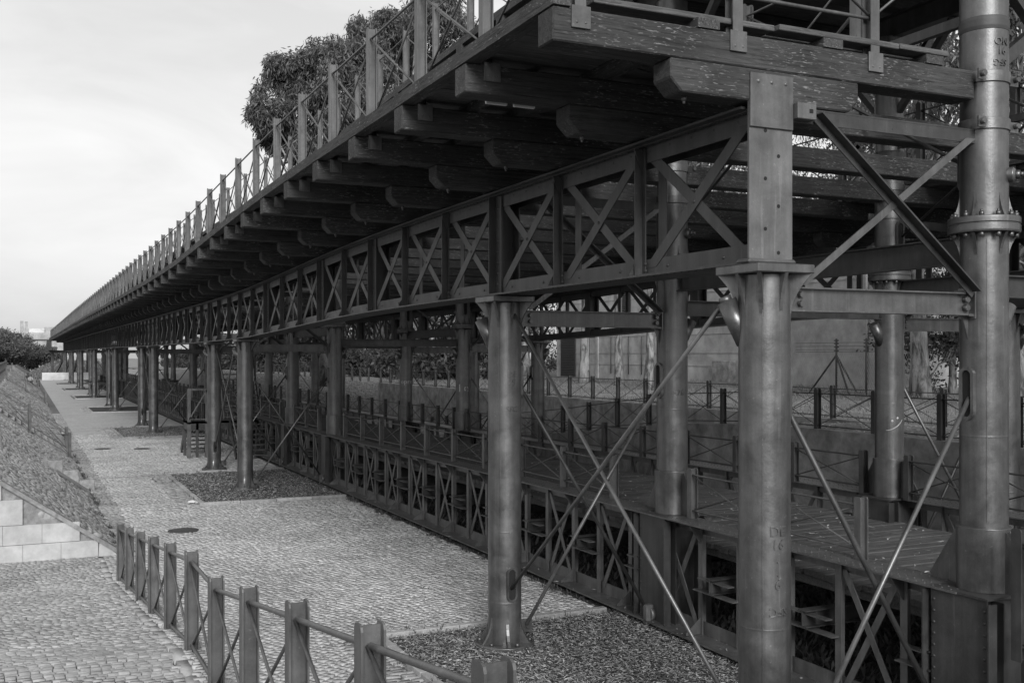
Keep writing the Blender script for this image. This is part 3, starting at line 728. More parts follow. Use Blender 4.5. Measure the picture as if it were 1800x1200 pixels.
def lower_girder(x, y0, n, label, group, flip=False, detail=1):
    t = thing('lattice_girder', label, 'girder', (x, y0, 0), group); s = -1 if flip else 1
    ys = [y0 + PAN*i/2 for i in range(2*n+1)]; g = [1 + dz(y)/H0 for y in ys]
    def chord(boxes):
        mb = MB()
        for (xa, xb, za, zb) in boxes:
            xa, xb = sorted((s*xa, s*xb)); k = len(mb.v)
            for y, gg in zip(ys, g): mb.v += [(xa, y-y0, za*gg), (xb, y-y0, za*gg), (xb, y-y0, zb*gg), (xa, y-y0, zb*gg)]
            for i in range(len(ys)-1):
                for j in range(4): mb.f.append((k+4*i+j, k+4*i+(j+1) % 4, k+4*i+4+(j+1) % 4, k+4*i+4+j))
            mb.f.append((k+3, k+2, k+1, k)); e = len(mb.v); mb.f.append((e-4, e-3, e-2, e-1))
        return mb
    top = chord([(-.38, .07, 1.602, 1.621), (-.15, -.138, 1.47, 1.601), (-.30, -.151, 1.588, 1.601)]); bot = chord([(-.46, .02, .10, .12), (-.15, -.138, .121, .30)])
    if detail:
        yy = y0 + .1
        while yy < y0 + n*PAN:
            gg = 1 + dz(yy)/H0
            for xx in (-.33, -.24, -.03): top.dome((s*xx, yy-y0, 1.621*gg), .012, (0,0,1), .8)
            yy += .11
    part('top_chord', top, t, mat=m_iron_low); part('bottom_chord', bot, t, mat=m_iron_low)
    for i in range(n):
        y = y0 + i*PAN; gg = 1 + dz(y+PAN/2)/H0; sc = (1, 1, gg)
        r = (0, 0, math.pi) if flip else None; yo = (PAN if flip else 0)
        for off in (0, .84): 
            if i == 0 and off == 0: continue
            part('web_post', L_V, t, (0, y-y0+off, .1*gg), r, sc)
        part('lattice_bar', L_U, t, (0, y-y0+yo, .1*gg), r, sc); part('lattice_bar', L_D, t, (0, y-y0+yo, .1*gg), r, sc)
        if detail:
            part('stiffener', L_G, t, (0, y-y0+.84, .1*gg), r, sc); part('stiffener', L_T, t, (0, y-y0+.84, .1*gg), r, sc)
            part('seat_plate', L_S, t, (0, y-y0, .1*gg), None if not flip else (0, 0, math.pi), sc) if not flip else None
    return t
for k in range(5):
    yb = YB + 23.5*k
    for n, y0 in ((3, yb), (10, yb+3*PAN)):
        nm = 'short' if n == 3 else 'long'
        lower_girder(PX[1], y0, n, f'{nm} low lattice girder along the plaza side of the walkway, {ordn(k)} from the near end', 'low girders on the plaza side of the walkway', False, 1 if y0 < 40 else 0)
        if k < 3: lower_girder(PX[2], y0, n, f'{nm} low lattice girder along the far side of the walkway, {ordn(k)} from the near end', 'low girders on the far side of the walkway', True, 1 if y0 < 20 else 0)
# walkway floor: planks one by one near, then one sheet of the same boards
wk = thing('walkway', 'dark timber plank walkway between the two low lattice girders', 'walkway', (10.55, 7, 0))
wide_pl = [MB().cbox(-1.86-random.uniform(0, .05), 1.86+random.uniform(0, .05), -.098, .098, -.075, 0, .008).mesh('plank', m_plank) for _ in range(6)]
y = 5.2; i = 0
while y < 46:
    if i < 198: part('plank', random.choice(wide_pl), wk, (random.uniform(-.03, .03), y-7, wz(y, 1.27) + random.uniform(-.006, .006)), (random.uniform(-.004, .004), 0, random.uniform(-.006, .006)))
    y += .205; i += 1
mb = MB()
while y < 125:
    mb.box(8.7, 12.4, y-.098, y+.098, wz(y, 1.27)-.07, wz(y, 1.27) + random.uniform(-.008, .008)); y += .205
mb.v = [(a-10.55, b-7, c) for a, b, c in mb.v]; part('plank_boards', mb, wk, mat=m_plank, kind='stuff')
for xx in (-1.7, 1.7, 0):
    mb = MB()
    for i in range(60):
        ya, yc = 5.2+i*2, 5.2+(i+1)*2
        mb.bar((xx, ya-7, wz(ya, 1.13)), (xx, yc-7, wz(yc, 1.13)), .12, .12)
    part('bearer', mb, wk, mat=m_plank)
FB = MB().box(-2.42, 2.42, -.07, .07, .185, .20).box(-2.42, 2.42, -.07, .07, 0, .015).box(-2.42, 2.42, -.006, .006, .015, .185).mesh('floor_beam', m_iron_shade)
for i in range(40):
    y = YB + PAN*i + .42
    part('floor_beam', FB, wk, (0, y-7, wz(y, .76)))

# -- timber cross beams with corbels at every panel ---------------------------------------------------
def corbel(): return MB().prism([(-1.0, .27), (-1.0, .11), (-.89, 0), (.89, 0), (1.0, .11), (1.0, .27)], (0, 0, 0), (1, 0, 0), (0, 0, 1), .27)
def chamf(mb, c):
    bm = bmesh.new(); vs = [bm.verts.new(p) for p in mb.v]
    for f in mb.f: bm.faces.new([vs[i] for i in f])
    bmesh.ops.recalc_face_normals(bm, faces=bm.faces); bmesh.ops.bevel(bm, geom=bm.edges[:], offset=c, segments=1, affect='EDGES', profile=.5)
    return MB().bm(bm)
COR = chamf(corbel(), .012).mesh('corbel', m_tx)
BEAM = MB().cbox(3.72-10.55, 17.38-10.55, -.135, .135, 0, .272, .012).mesh('beam', m_tx)
ENDB = MB().cbox(3.72-10.55, 8.24-10.55, -.135, .135, 0, .272, .012).mesh('beam', m_tx)
BOLT = MB().bolt((0, 0, 0), .022, (0, 0, -1), .035).tube((0, 0, -.03), (0, 0, -.06), .012, 6).mesh('bolt', m_plate)
for i in range(97):
    y = YB + PAN*i + (.035 if i == 0 else 0); zb = 6.055 + dz(y)
    if i == 0: lab = 'weathered end timber of the side deck with bracket plates, resting on the flat plate column'
    elif i < 40: lab = f'{ordn(i)} timber cross beam from the near end of the side deck'
    else: lab = f'small far timber cross beam under the deck edge, {ordn(i)} from the near end'
    t = thing('cross_beam', lab, 'timber beam', (10.55, y, zb), 'timber cross beams under the side deck')
    part('beam', ENDB if i == 0 else BEAM, t, (0, 0, .274))
    part('corbel', COR, t, (5.80-10.55, 0, 0))
    if i < 40 and i: part('corbel', COR, t, (15.3-10.55, 0, 0))
    if i < 12:
        for xx in (-.78, .6): part('bolt', BOLT, t, (5.8-10.55+xx, 0, 0))
# -- side deck: edge timber, joists and planks ---------------------------------------------------
sdk = thing('side_deck', 'plank deck of the side gallery carried on timber cross beams', 'deck', (5.8, 7.2, 6.6))
y = 7.225; i = 0
while y < 178:
    ln_ = [3.62, 5.42, 3.62, 5.42][i % 4] - (.025 if i == 0 else 0); ye = min(y+ln_, 178); mb = MB()
    yy = [y+.004 + (ye-y-.008)*q/4 for q in range(5)]
    x0, x1 = 3.715+random.uniform(-.006, .006), 3.87; zt = .138+random.uniform(-.006, .006)
    k = len(mb.v)
    for q in yy: mb.v += [(x0-5.8, q-7.2, .004+dz(q)), (x1-5.8, q-7.2, .004+dz(q)), (x1-5.8, q-7.2, zt+dz(q)), (x0-5.8, q-7.2, zt+dz(q))]
    for a_ in range(4):
        for j in range(4): mb.f.append((k+4*a_+j, k+4*a_+(j+1) % 4, k+4*a_+4+(j+1) % 4, k+4*a_+4+j))
    mb.f += [(k+3, k+2, k+1, k), (k+16, k+17, k+18, k+19)]
    part('edge_timber', mb, sdk, mat=m_ty); y = ye; i += 1
for xx in (4.55, 5.17, 6.5, 7.72):
    y = 7.24 if xx != 4.55 else 9.3
    while y < 120:
        ye = y+5.42+random.uniform(-.02, .02); mb = MB(); w = .11 if xx != 4.55 else .06
        mb.bar((xx-5.8, y-7.2, .044+dz(y)), (xx-5.8, ye-7.2-.02, .044+dz(ye)), 2*w, .08); part('joist', mb, sdk, mat=m_ty); y = ye
pls = {}
y = 7.38; i = 0
while y < 178:
    zt = .088+dz(y)
    if i < 74:
        cuts = [3.89, 5.14, 6.47, 7.92] if i % 3 else [3.89, 6.52, 7.92]
        if i == 0: cuts = [4.1, 5.90, 7.28, 7.90]
        for a_, b_ in zip(cuts[:-1], cuts[1:]):
            mb = MB().cbox(a_+.006, b_-.006, -.098, .098, 0, .05, .006); e = random.uniform(-.004, .008)
            part('plank', MB.mesh(mb, 'plank', m_plank), sdk, (-5.8, y-7.2 + (random.uniform(-.05, .02) if i == 0 else 0), zt+e), (random.uniform(-.02, .02), 0, 0))
    y += .205; i += 1
    if i >= 74: break
mb = MB()
while y < 178:
    mb.box(3.89-5.8, 7.92-5.8, y-.098-7.2, y+.098-7.2, .088+dz(y)+random.uniform(-.006, .006), .138+dz(y)); y += .205
part('plank_boards', mb, sdk, mat=m_plank, kind='stuff')
# the matching deck on the far side, seen only from below
sd2 = thing('side_deck', 'dark plank deck on the far side of the pier, seen from below', 'deck', (15.3, 7.2, 6.6))
mb = MB(); y = 7.38
while y < 140:
    mb.box(13.18-15.3, 17.21-15.3, y-.098-7.2, y+.098-7.2, .088+dz(y)+random.uniform(-.006, .006), .138+dz(y)); y += .205
part('plank_boards', mb, sd2, mat=m_plank, kind='stuff')
for i in range(26):
    ya, yc = 7.23+5*i, 7.23+5*(i+1)
    for xx, w, z_ in ((17.31, .15, .071), (13.4, .2, .044), (14.6, .2, .044), (15.9, .2, .044)): part('edge_timber' if xx > 17 else 'joist', MB().bar((xx-15.3, ya-7.2, z_+dz(ya)), (xx-15.3, yc-7.2-.01, z_+dz(yc)), w, .13 if xx > 17 else .08), sd2, mat=m_ty)
for (u_, v_, yy) in ((870, 182, 9.6), (928, 188, 9.6)):
    part('lamp_tube', MB().cbox(-.115, .115, -.02, .02, -.04, 0, .006), sdk, (4.21-5.8 + (.30 if u_ > 900 else 0), 9.42-7.2, -.22), mat=m_tube)
mb = MB().path([(5.0-5.8, 8.1-7.2, .06), (5.05-5.8, 8.3-7.2, .0), (5.3-5.8, 8.6-7.2, .02), (5.6-5.8, 8.8-7.2, .06)], .009); part('cable', mb, sdk, mat=m_black)
# ------------------------------------------------------------------ railings with I-section posts
def post_mesh(h, w=.105, d=.10, mat=None, plate=False):
    mb = MB(); r = .03
    for sx in (-1, 1):
        mb.prism([(-d/2, -.25 if not plate else 0), (d/2, -.25 if not plate else 0), (d/2, h-r), (d/2-.01, h-.008), (d/2-r, h), (-d/2+r, h), (-d/2+.01, h-.008), (-d/2, h-r)], (sx*w/2, 0, 0), (0, 1, 0), (0, 0, 1), .012)
    mb.box(-w/2+.006, w/2-.006, -.006, .006, -.25 if not plate else 0, h-.012)
    return mb.mesh('post', mat)
BRK = MB().cbox(-.085, .085, -.155, -.139, -.155, .02, .003)
for xx in (-.04, .04): BRK.dome((xx, -.155, -.11), .012, (0, -1, 0))
BRK = BRK.mesh('bracket_plate', m_post)
def railing(name, label, pts, h, post_me, group=None, hi=.88, lo=.1, r=.016, rb=.011, mat=None, rotz=0, bracket=False, parts_max=400, top_off=0, solo_far=0):
    """pts: post feet (x,y,z) in order"""
    o = Vector(pts[0]); t = thing(name, label, 'railing', o, group)
    mat = mat or m_post
    ang = rotz
    far = MB()
    for i, p in enumerate(pts):
        p = Vector(p)
        part('post', post_me, t, p - o, (0, 0, ang))
        if bracket: part('bracket_plate', BRK, t, p - o, (0, 0, 0))
    rt, rl = MB(), MB()
    for i in range(len(pts)-1):
        p, q = Vector(pts[i]) - o, Vector(pts[i+1]) - o
        for m_, z in ((rt, hi), (rl, lo)): m_.tube(p + Vector((0,0,z*h)), q + Vector((0,0,z*h)), r, 8, caps=False)
        e = (q-p).normalized().cross(Vector((0,0,1)))*.014
        for mm, za, zb in ((1, hi, lo), (-1, lo, hi)):
            part('brace_rod', MB().tube(p + Vector((0,0,za*h)) + e*mm, q + Vector((0,0,zb*h)) + e*mm, rb, 6), t, mat=mat)
    part('top_rail', rt, t, mat=mat); part('bottom_rail', rl, t, mat=mat)
    return t
# ramp railing in the foreground: upper flight, landing, lower flight
PM = post_mesh(.98, .112, .115, m_post)
yy = [3.38, 4.83, 6.30, 7.78, 9.23, 10.67]
pts = [(1.5, y, float(rz(y))) for y in yy]
railing('ramp_railing', 'foreground railing of iron posts with crossed rods down the ramp', pts + [(1.5, y, float(rz(y))) for y in (12.32, 13.97, 15.62, 17.27, 18.92)], .98, PM, hi=.885, lo=.055, r=.019, rb=.013)
# side deck railing (left edge) and its return across the near end
PU = post_mesh(1.40, .10, .10, m_post, True)
pts = [(3.985, YB + PAN*i, 6.60 + dz(YB+PAN*i)) for i in range(0, 97)]
pts = [(x, y + .18*0, z) for x, y, z in pts]
railing('deck_railing', 'long railing of tall iron posts and crossed rods along the side deck outer edge', pts, 1.40, PU, 'railings of the upper decks', hi=.905, lo=.16, r=.014, rb=.012, bracket=False)
railing('deck_railing', 'railing of posts and rods along the far edge of the far side deck', [(17.1, YB + PAN*i, 6.60 + dz(YB+PAN*i)) for i in range(0, 40)], 1.40, PU, 'railings of the upper decks', hi=.905, lo=.16, r=.014, rb=.012)
railing('deck_railing', 'railing of posts and rods along the inner edge of the near side deck', [(7.72, YB + .9 + PAN*i, 6.60 + dz(YB+PAN*i)) for i in range(0, 26)], 1.40, PU, 'railings of the upper decks', hi=.905, lo=.16, r=.014, rb=.012)
railing('deck_railing', 'railing of posts and rods along the inner edge of the far side deck', [(13.3, YB + PAN*i, 6.60 + dz(YB+PAN*i)) for i in range(0, 24)], 1.40, PU, 'railings of the upper decks', hi=.905, lo=.16, r=.014, rb=.012)
PE = post_mesh(1.40, .10, .10, m_post, True)
for p in pts[:24]: pass
bx = thing('post_brackets', 'small bolted plates fixing the deck railing posts to the timber cross beams', 'brackets', (3.985, YB, 6.6))
for i in range(1, 24):
    part('bracket_plate', BRK, bx, (.0, PAN*i, dz(YB+PAN*i)))
pts = [(3.96, 7.30, 6.60), (5.47, 7.30, 6.60), (6.99, 7.30, 6.60), (8.2, 7.32, 6.60)]
er = railing('end_railing', 'iron railing across the near end of the side deck above the end timber', pts[:3] , 1.40, PE, 'railings of the upper decks', hi=.905, lo=.245, r=.018, rb=.014, rotz=math.pi/2)
for p in pts[:3]: part('bracket_plate', BRK, er, Vector(p) - Vector(pts[0]) + Vector((0, .085, .0)))
part('brace_rod', MB().tube((6.99-3.96, .02, .34), (8.2-3.96, .02, 1.27), .014, 6), er, mat=m_post)
# walkway railings between the columns
PL = post_mesh(.70, .10, .10, m_post, True)
PLD = post_mesh(.70, .10, .10, m_iron_shade, True)
for k in range(4):
    yb = YB + 23.5*k
    for ys_, nm in (([yb+1.6, yb+3.22, yb+4.84], 'short'), ([yb+3*PAN+1.55+1.69*q for q in range(10)], 'long')):
        railing('walkway_railing', f'{nm} low post railing on the plaza side of the walkway, {ordn(k)} along', [(8.43, y, wz(y, 1.622)) for y in ys_], .70, PL, 'walkway railings on the plaza side', hi=.86, lo=.16, r=.014, rb=.010)
        if k < 3:
            ys2 = [yb+.55, yb+2.0, yb+3.5, yb+4.95] if nm == 'short' else [yb+3*PAN+.5+1.7*q for q in range(11)]
            railing('walkway_railing', f'{nm} low dark post railing on the far side of the walkway, {ordn(k)} along', [(12.55, y, wz(y, 1.622)) for y in ys2], .70, PLD, 'walkway railings on the far side', hi=.86, lo=.16, r=.014, rb=.010, mat=m_iron_shade)
railing('walkway_railing', 'dark round-topped railing post beside the tall bolted column at the picture edge', [(8.22, 6.72, 1.12), (8.22, 5.2, 1.12)], 1.2, post_mesh(1.2, .11, .11, m_iron_shade, True), 'walkway railings on the plaza side', mat=m_iron_shade)
# high deck railing over the tracks
HZ0 = 9.58
pts = [(7.5, 7.1 + PAN*i, HZ0 + dz(7.1+PAN*i)) for i in range(60)]
railing('high_deck_railing', 'long railing of posts along the plaza side of the high central deck', pts, 1.40, PU, 'railings of the upper decks', hi=.905, lo=.16, r=.014, rb=.012)

# ------------------------------------------------------------------ high central deck
hd = thing('high_deck', 'high central plank deck above the walkway, seen dark from below', 'deck', (10.55, 7, 9.3))
HB = MB().cbox(-3.29, 3.29, -.135, .135, 0, .27, .012).mesh('cross_beam', m_tx)
for i in range(60): part('cross_beam', HB, hd, (0, 7.1+PAN*i-7, .01+dz(7.1+PAN*i)))
for xx in (-3.2, 3.2):
    for i in range(22):
        ya, yc = 7.0+5*i, 7.0+5*(i+1); part('edge_timber', MB().bar((xx, ya-7, .35+dz(ya)), (xx, yc-7-.01, .35+dz(yc)), .15, .13), hd, mat=m_ty)
mb = MB(); y = 7.0
while y < 117: mb.box(-3.1, 3.1, y-7, y-7+.196, .29+dz(y)+random.uniform(0, .012), .345+dz(y)); y += .205
part('plank_boards', mb, hd, mat=m_plank, kind='stuff')
for xx in (-2.07, 2.07):
    for k in range(5):
        ya = YB+23.5*k
        for yc, yd in ((ya, ya+3*PAN), (ya+3*PAN, ya+23.5)):
            mb = MB()
            for z_, w in ((-.02, .22), (-.36, .22)): mb.bar((xx, yc-7, z_+dz(yc)), (xx, yd-7, z_+dz(yd)), w, .02)
            mb.bar((xx, yc-7, -.19+dz(yc)), (xx, yd-7, -.19+dz(yd)), .014, .32); part('main_girder', mb, hd, mat=m_iron_shade)
# knee braces from the tall columns to the high deck and cross bracing between them
for i, y in enumerate(bents[:8]):
    d = dz(y)
    t = thing('trestle_bracing', f'dark diagonal braces high up between the tall columns of the {ordn(i)} frame', 'bracing', (10.55, y, 0), 'high trestle bracing')
    for xx in (-2.07, 2.07):
        s = -1 if xx > 0 else 1
        for sg in (-1, 1):
            part('knee_brace', MB().bar((xx, sg*.2, 7.75+d), (xx, sg*1.3, 8.94+d), .10, .09), t, mat=m_iron_shade)
        part('knee_brace', MB().bar((xx-s*.2, 0, 8.1+d), (xx-s*1.05, 0, 9.3+d), .10, .09), t, mat=m_iron_shade)
        part('knee_brace', MB().bar((xx+s*.2, 0, 6.75+d), (xx+s*.75, 0, 7.15+d), .10, .12), t, mat=m_iron_shade)
        part('knee_brace', MB().bar((xx+s*.2, 0, 7.65+d), (xx+s*.75, 0, 7.15+d), .10, .12), t, mat=m_iron_shade)
    part('cross_bar', MB().bar((-1.9, .03, 6.75+d), (1.9, .03, 8.8+d), .012, .10, (0,0,1)), t, mat=m_iron_shade)
    part('cross_bar', MB().bar((1.9, -.03, 6.75+d), (-1.9, -.03, 8.8+d), .012, .10, (0,0,1)), t, mat=m_iron_shade)
for k in range(3):
    y0, y1 = YB+23.5*k, YB+23.5*k+3*PAN; d = dz(y0)
    for xx, nm in ((PX[1], 'plaza side'), (PX[2], 'far side')):
        t = thing('trestle_bracing', f'lengthwise crossed rods between the tall columns on the {nm}, {ordn(k)} pair', 'bracing', (xx, y0, 0), 'high trestle bracing')
        part('brace_rod', MB().tube((0, .2, 5.75+d), (0, y1-y0-.2, 8.7+d), .02, 8), t, mat=m_iron_shade)
        part('brace_rod', MB().tube((.05, .2, 8.7+d), (.05, y1-y0-.2, 5.75+d), .02, 8), t, mat=m_iron_shade)
        part('cross_bar', MB().bar((0, .25, 7.2+d), (0, y1-y0-.25, 7.2+d), .08, .10), t, mat=m_iron_shade)
# ------------------------------------------------------------------ beams, flat bars and tie rods of the frames
def ibeam(p, q, w, h, t=.014):
    p, q = Vector(p), Vector(q); zz = Vector((0,0,1)); mb = MB()
    mb.bar(p + zz*(h-t/2), q + zz*(h-t/2), w, t); mb.bar(p + zz*(t/2), q + zz*(t/2), w, t); mb.bar(p + zz*(h/2), q + zz*(h/2), t, h-2*t); return mb
for i, y in enumerate(bents[:9]):
    for side in (0, 1):
        if side and i > 4: continue
        xo, xi = (PX[0], PX[1]) if side == 0 else (PX[3], PX[2]); s = 1 if side == 0 else -1
        where = 'plaza side' if side == 0 else 'far side'
        yf = y - .02
        t = thing('steel_beam', f'low steel beam bolted between the two columns of the {ordn(i)} frame, {where}', 'steel beam', (xo, yf, 0), 'steel beams of the frames')
        mb = ibeam((s*.22, 0, wz(y, 4.27)), (s*(xi-xo)*s - s*.235, 0, wz(y, 4.27)), .13, .215); part('beam', mb, t, mat=m_iron)
        mb = MB()
        for dz_ in (.07, .15): mb.bolt((s*(abs(xi-xo)-.30), -.012, wz(y, 4.27)+dz_), .03, (0,-1,0), .05); mb.bolt((s*.36, -.012, wz(y, 4.27)+dz_), .028, (0,-1,0), .04)
        part('bolts', mb, t, mat=m_iron, kind='stuff')
        t = thing('steel_beam', f'high steel angle between girder end and clamp band of the {ordn(i)} frame, {where}', 'steel beam', (xo, yf, 0), 'steel beams of the frames')
        mb = MB().bar((s*.20, 0, wz(y, 6.04)), (s*(abs(xi-xo)-.2), 0, wz(y, 6.04)), .12, .014); mb.bar((s*.20, -.05, wz(y, 5.98)), (s*(abs(xi-xo)-.2), -.05, wz(y, 5.98)), .014, .125)
        part('angle', mb, t, mat=m_iron_shade)
        mb = MB().cbox(min(s*.225, s*.43), max(s*.225, s*.43), -.15, -.03, wz(y, 5.93), wz(y, 6.07), .006); part('end_bracket', mb, t, mat=m_plate if i == 0 else m_iron)
        mb = MB().box(s*.37-.02, s*.37+.02, -.153, -.149, wz(y, 5.985), wz(y, 6.02)); part('bracket_hole', mb, t, mat=m_dark)
        t = thing('flat_brace', f'crossed pale and dark flat bars between the steel beams of the {ordn(i)} frame, {where}', 'brace', (xo, y-.06, 0), 'crossed flat bars of the frames')
        p0, p1 = Vector((s*.48, -.085, wz(y, 6.0))), Vector((s*(abs(xi-xo)-.26), -.085, wz(y, 4.50))); mb = MB().bar(p0, p1, .10, .016, (0, 0, 1)); mb.bar(p0 + Vector((0, .045, -.035)), p1 + Vector((0, .045, -.035)), .012, .07, (0, 0, 1)); part('bar', mb, t, mat=m_iron_shade)  # this bar takes the darker paint, its shaded side put into the colour
        part('bar', MB().prism([(s*.36, wz(y, 4.50)), (s*.25, wz(y, 4.50)), (s*(abs(xi-xo)-.36), wz(y, 5.95)), (s*(abs(xi-xo)-.24), wz(y, 5.95))], (0, -.045, 0), (1,0,0), (0,0,1), .014), t, mat=m_iron)
        # transverse tie rods: slot of one column to the foot of the other
        t = thing('tie_rod', f'rod slanting from the tall column slot to the lower column foot, {ordn(i)} frame, {where}', 'tie rod', (xo, y, 0), 'slanting tie rods')
        part('rod', MB().tube((s*.30, -.05, wz(y, .28)), (s*(abs(xi-xo)-RC+.06), -.01, wz(y, 3.55)), .024, 10), t, mat=m_rod)
        t = thing('tie_rod', f'rod slanting from the lower column to the walkway column foot, {ordn(i)} frame, {where}', 'tie rod', (xo, y, 0), 'slanting tie rods')
        part('rod', MB().tube((s*(abs(xi-xo)-.36), .05, wz(y, .2)), (s*(RC-.06), .02, wz(y, 3.58)), .026, 10), t, mat=m_iron_shade)
for k in range(4):
    y0, y1 = YB+23.5*k, YB+23.5*k+3*PAN
    for xx, nm in ((PX[0], 'plaza columns'), (PX[3], 'outermost columns')):
        if xx > 10 and k > 1: continue
        fl = 1 if xx < 10 else 1
        t = thing('tie_rod', f'long rod from nearer column top to farther column foot, {ordn(k)} pair of {nm}', 'tie rod', (xx, y0, 0), 'slanting tie rods')
        part('rod', MB().tube((-.26, .205, wz(y0, 4.37)), (0, y1-y0-RC+.03, wz(y1, .80)), .023, 10), t, mat=m_rod)
        t = thing('tie_rod', f'long rod from farther column top to nearer column foot, {ordn(k)} pair of {nm}', 'tie rod', (xx, y0, 0), 'slanting tie rods')
        part('rod', MB().tube((.05, y1-y0-.16, wz(y1, 4.45)), (.05, .26, wz(y0, .45)), .023, 10), t, mat=m_rod)
    for xx, nm in ((PX[1], 'plaza side'), (PX[2], 'far side')):
        t = thing('steel_beam', f'lengthwise steel beam just below the bolted flanges of the tall columns, {nm}, {ordn(k)} pair', 'steel beam', (xx, y0, 0), 'steel beams of the frames')
        part('beam', ibeam((0, .22, 4.79+dz(y0)), (0, y1-y0-.22, 4.79+dz(y0)), .14, .27), t, mat=m_iron_shade)
for i, y in enumerate(bents[:6]):
    t = thing('steel_beam', f'steel beam across the middle between the tall columns of the {ordn(i)} frame', 'steel beam', (10.55, y, 0), 'steel beams of the frames')
    part('beam', ibeam((-1.85, 0, wz(y, 4.45)), (1.85, 0, wz(y, 4.45)), .14, .22), t, mat=m_iron_shade)

# ------------------------------------------------------------------ stairs beside the second and fifth groups of columns
def stairs(y0, label):
    t = thing('staircase', label, 'staircase', (7.7, y0, 0), 'iron staircases under the side deck')
    g = 1 + dz(y0)/H0; zt, zm = 5.9, 1.35
    def flight(xa, ya, za, yb_, zb, n, w=1.35):
        for sx in (0, w):
            part('stringer', MB().bar((xa+sx, ya, za), (xa+sx, yb_, zb), .05, .26), t, mat=m_iron_shade)
        for i in range(n):
            f = (i+.5)/n; y_ = ya+(yb_-ya)*f; z_ = za+(zb-za)*f
            part('tread', MB().box(xa+.03, xa+w-.03, y_-.14, y_+.14, z_-.02, z_+.02), t, mat=m_post)
    flight(-.55, 4.0, zm, 6.5, zt*g, 20); flight(-.55, 2.9, zm-.05, 1.5, .05, 7)
    flight(-2.0, 4.0, zm-.05, 5.4, .05, 7, .9)
    part('landing', MB().box(-2.1, .6, 2.85, 4.05, zm-.06, zm+.02).box(-2.1, .6, 2.85, 2.87, zm-.3, zm+.02).box(-2.1, -2.08, 2.88, 4.05, zm-.3, zm+.02), t, mat=m_iron_shade)
    for xx, yy_ in ((-2.05, 2.9), (-1.75, 2.9), (-2.05, 4.0), (.5, 4.0), (.5, 2.9)):
        part('leg', MB().cbox(xx-.05, xx+.05, yy_-.05, yy_+.05, 0, zm-.06, .004), t, mat=m_iron_shade)
    mb = MB()
    for xx in (-2.05, -1.4): mb.box(xx-.055, xx+.055, 2.80, 2.90, zm, zm+1.25); mb.box(xx-.07, xx+.07, 2.80, 2.92, 0, zm-.08)
    mb.bar((-2.05, 2.82, zm+.1), (-1.4, 2.82, zm+1.2), .04, .04); mb.box(-2.05, -1.4, 2.805, 2.895, zm+1.18, zm+1.25); mb.box(-2.05, -1.4, 2.865, 2.895, zm+.08, zm+.11)
    part('landing_rail', mb, t, mat=m_post)
stairs(38.0, 'iron staircase with a landing between the second pair of plaza columns')
stairs(102.5, 'far iron staircase beyond the fourth group of plaza columns')
# ------------------------------------------------------------------ right-hand ramp, retaining walls and terrace
def rrz(y): return float(np.interp(y, [-10, 20, 24, 31, 36, 45, 200], [2.15, 2.15, 1.95, 1.2, .75, .05, 0]))
TZ = 2.1
rr = MB(); ys = [-10, 20, 24, 28, 31, 36, 45, 60]
for a, b in zip(ys[:-1], ys[1:]): rr.add([(16.35,a,rrz(a)),(19.8,a,rrz(a)),(19.8,b,rrz(b)),(16.35,b,rrz(b))], [(0,1,2,3)])
struct('side_ramp', rr, m_dry)
w1 = MB()
for a, b in zip(ys[:-2], ys[1:-1]): w1.add([(16.0,a,-.3),(16.35,a,-.3),(16.35,a,rrz(a)+.08),(16.0,a,rrz(a)+.08),(16.0,b,-.3),(16.35,b,-.3),(16.35,b,rrz(b)+.08),(16.0,b,rrz(b)+.08)], [(0,4,7,3),(3,7,6,2),(2,6,5,1),(0,3,2,1),(4,5,6,7)])
solo('concrete_wall', w1, m_conc, 'stained concrete wall sloping down beside the far columns, carrying a post railing', 'wall', 'concrete retaining walls')
solo('concrete_wall', MB().box(19.8, 20.15, -10, 62, -.3, TZ+.05), m_conc, 'taller stained concrete wall behind the side ramp, below the grassy terrace', 'wall', 'concrete retaining walls')
tb = MB()
nx, ny = 26, 60
idx = lambda i, j: i*(ny+1)+j
for i in range(nx+1):
    for j in range(ny+1):
        x = 20.15 + 120*(i/nx)**1.8; y = -14 + 260*j/ny
        tb.v.append((x, y, TZ + (.12*math.sin(x*1.3+y*.4) + .1*math.sin(y*.9) if i else 0) - .02*max(0, y-90)*.4))
for i in range(nx):
    for j in range(ny): tb.f.append((idx(i,j), idx(i+1,j), idx(i+1,j+1), idx(i,j+1))); tb.sm.add(len(tb.f)-1)
struct('terrace', tb, m_dry)
# cobbled bank on that side, beyond the ramp
bk = MB().add([(17.6,62,-.02),(17.6,170,-.02),(20.16,170,TZ-.4),(20.16,62,TZ)], [(0,1,2,3)]).add([(16.0,62,-.02),(17.6,62,-.02),(20.16,62,TZ),(20.16,62,-.02)], [(0,1,2,3)])
bank = struct('cobbled_bank', bk, m_joint)
a = cobble_rows(0, 3.3, 62, 130, .17, 1.35); n = len(a); d = np.array((2.56, 0, 2.1))/3.31
P = np.array((17.6, 0, 0)) + a[:,:1]*d + a[:,1:2]*np.array((0,1.,0))
struct('bank_cobbles', cobble_mesh('bank_cobbles', P, np.tile(d, (n,1)), np.tile((0,1.,0),(n,1)), np.tile((-.634,0,.773),(n,1)), a[:,2], a[:,3], rng.uniform(.0,.03,n), m_bankcob), None, 'stuff', bank)
PB = post_mesh(.92, .11, .11, m_black)
ys = [8 + 1.75*i for i in range(26)]
railing('ramp_railing', 'black post railing on top of the sloping concrete wall', [(16.15, y, rrz(y)+.06) for y in ys if y < 44], .92, PB, 'black railings behind the pier', mat=m_black, hi=.88, lo=.1, r=.013, rb=.009)
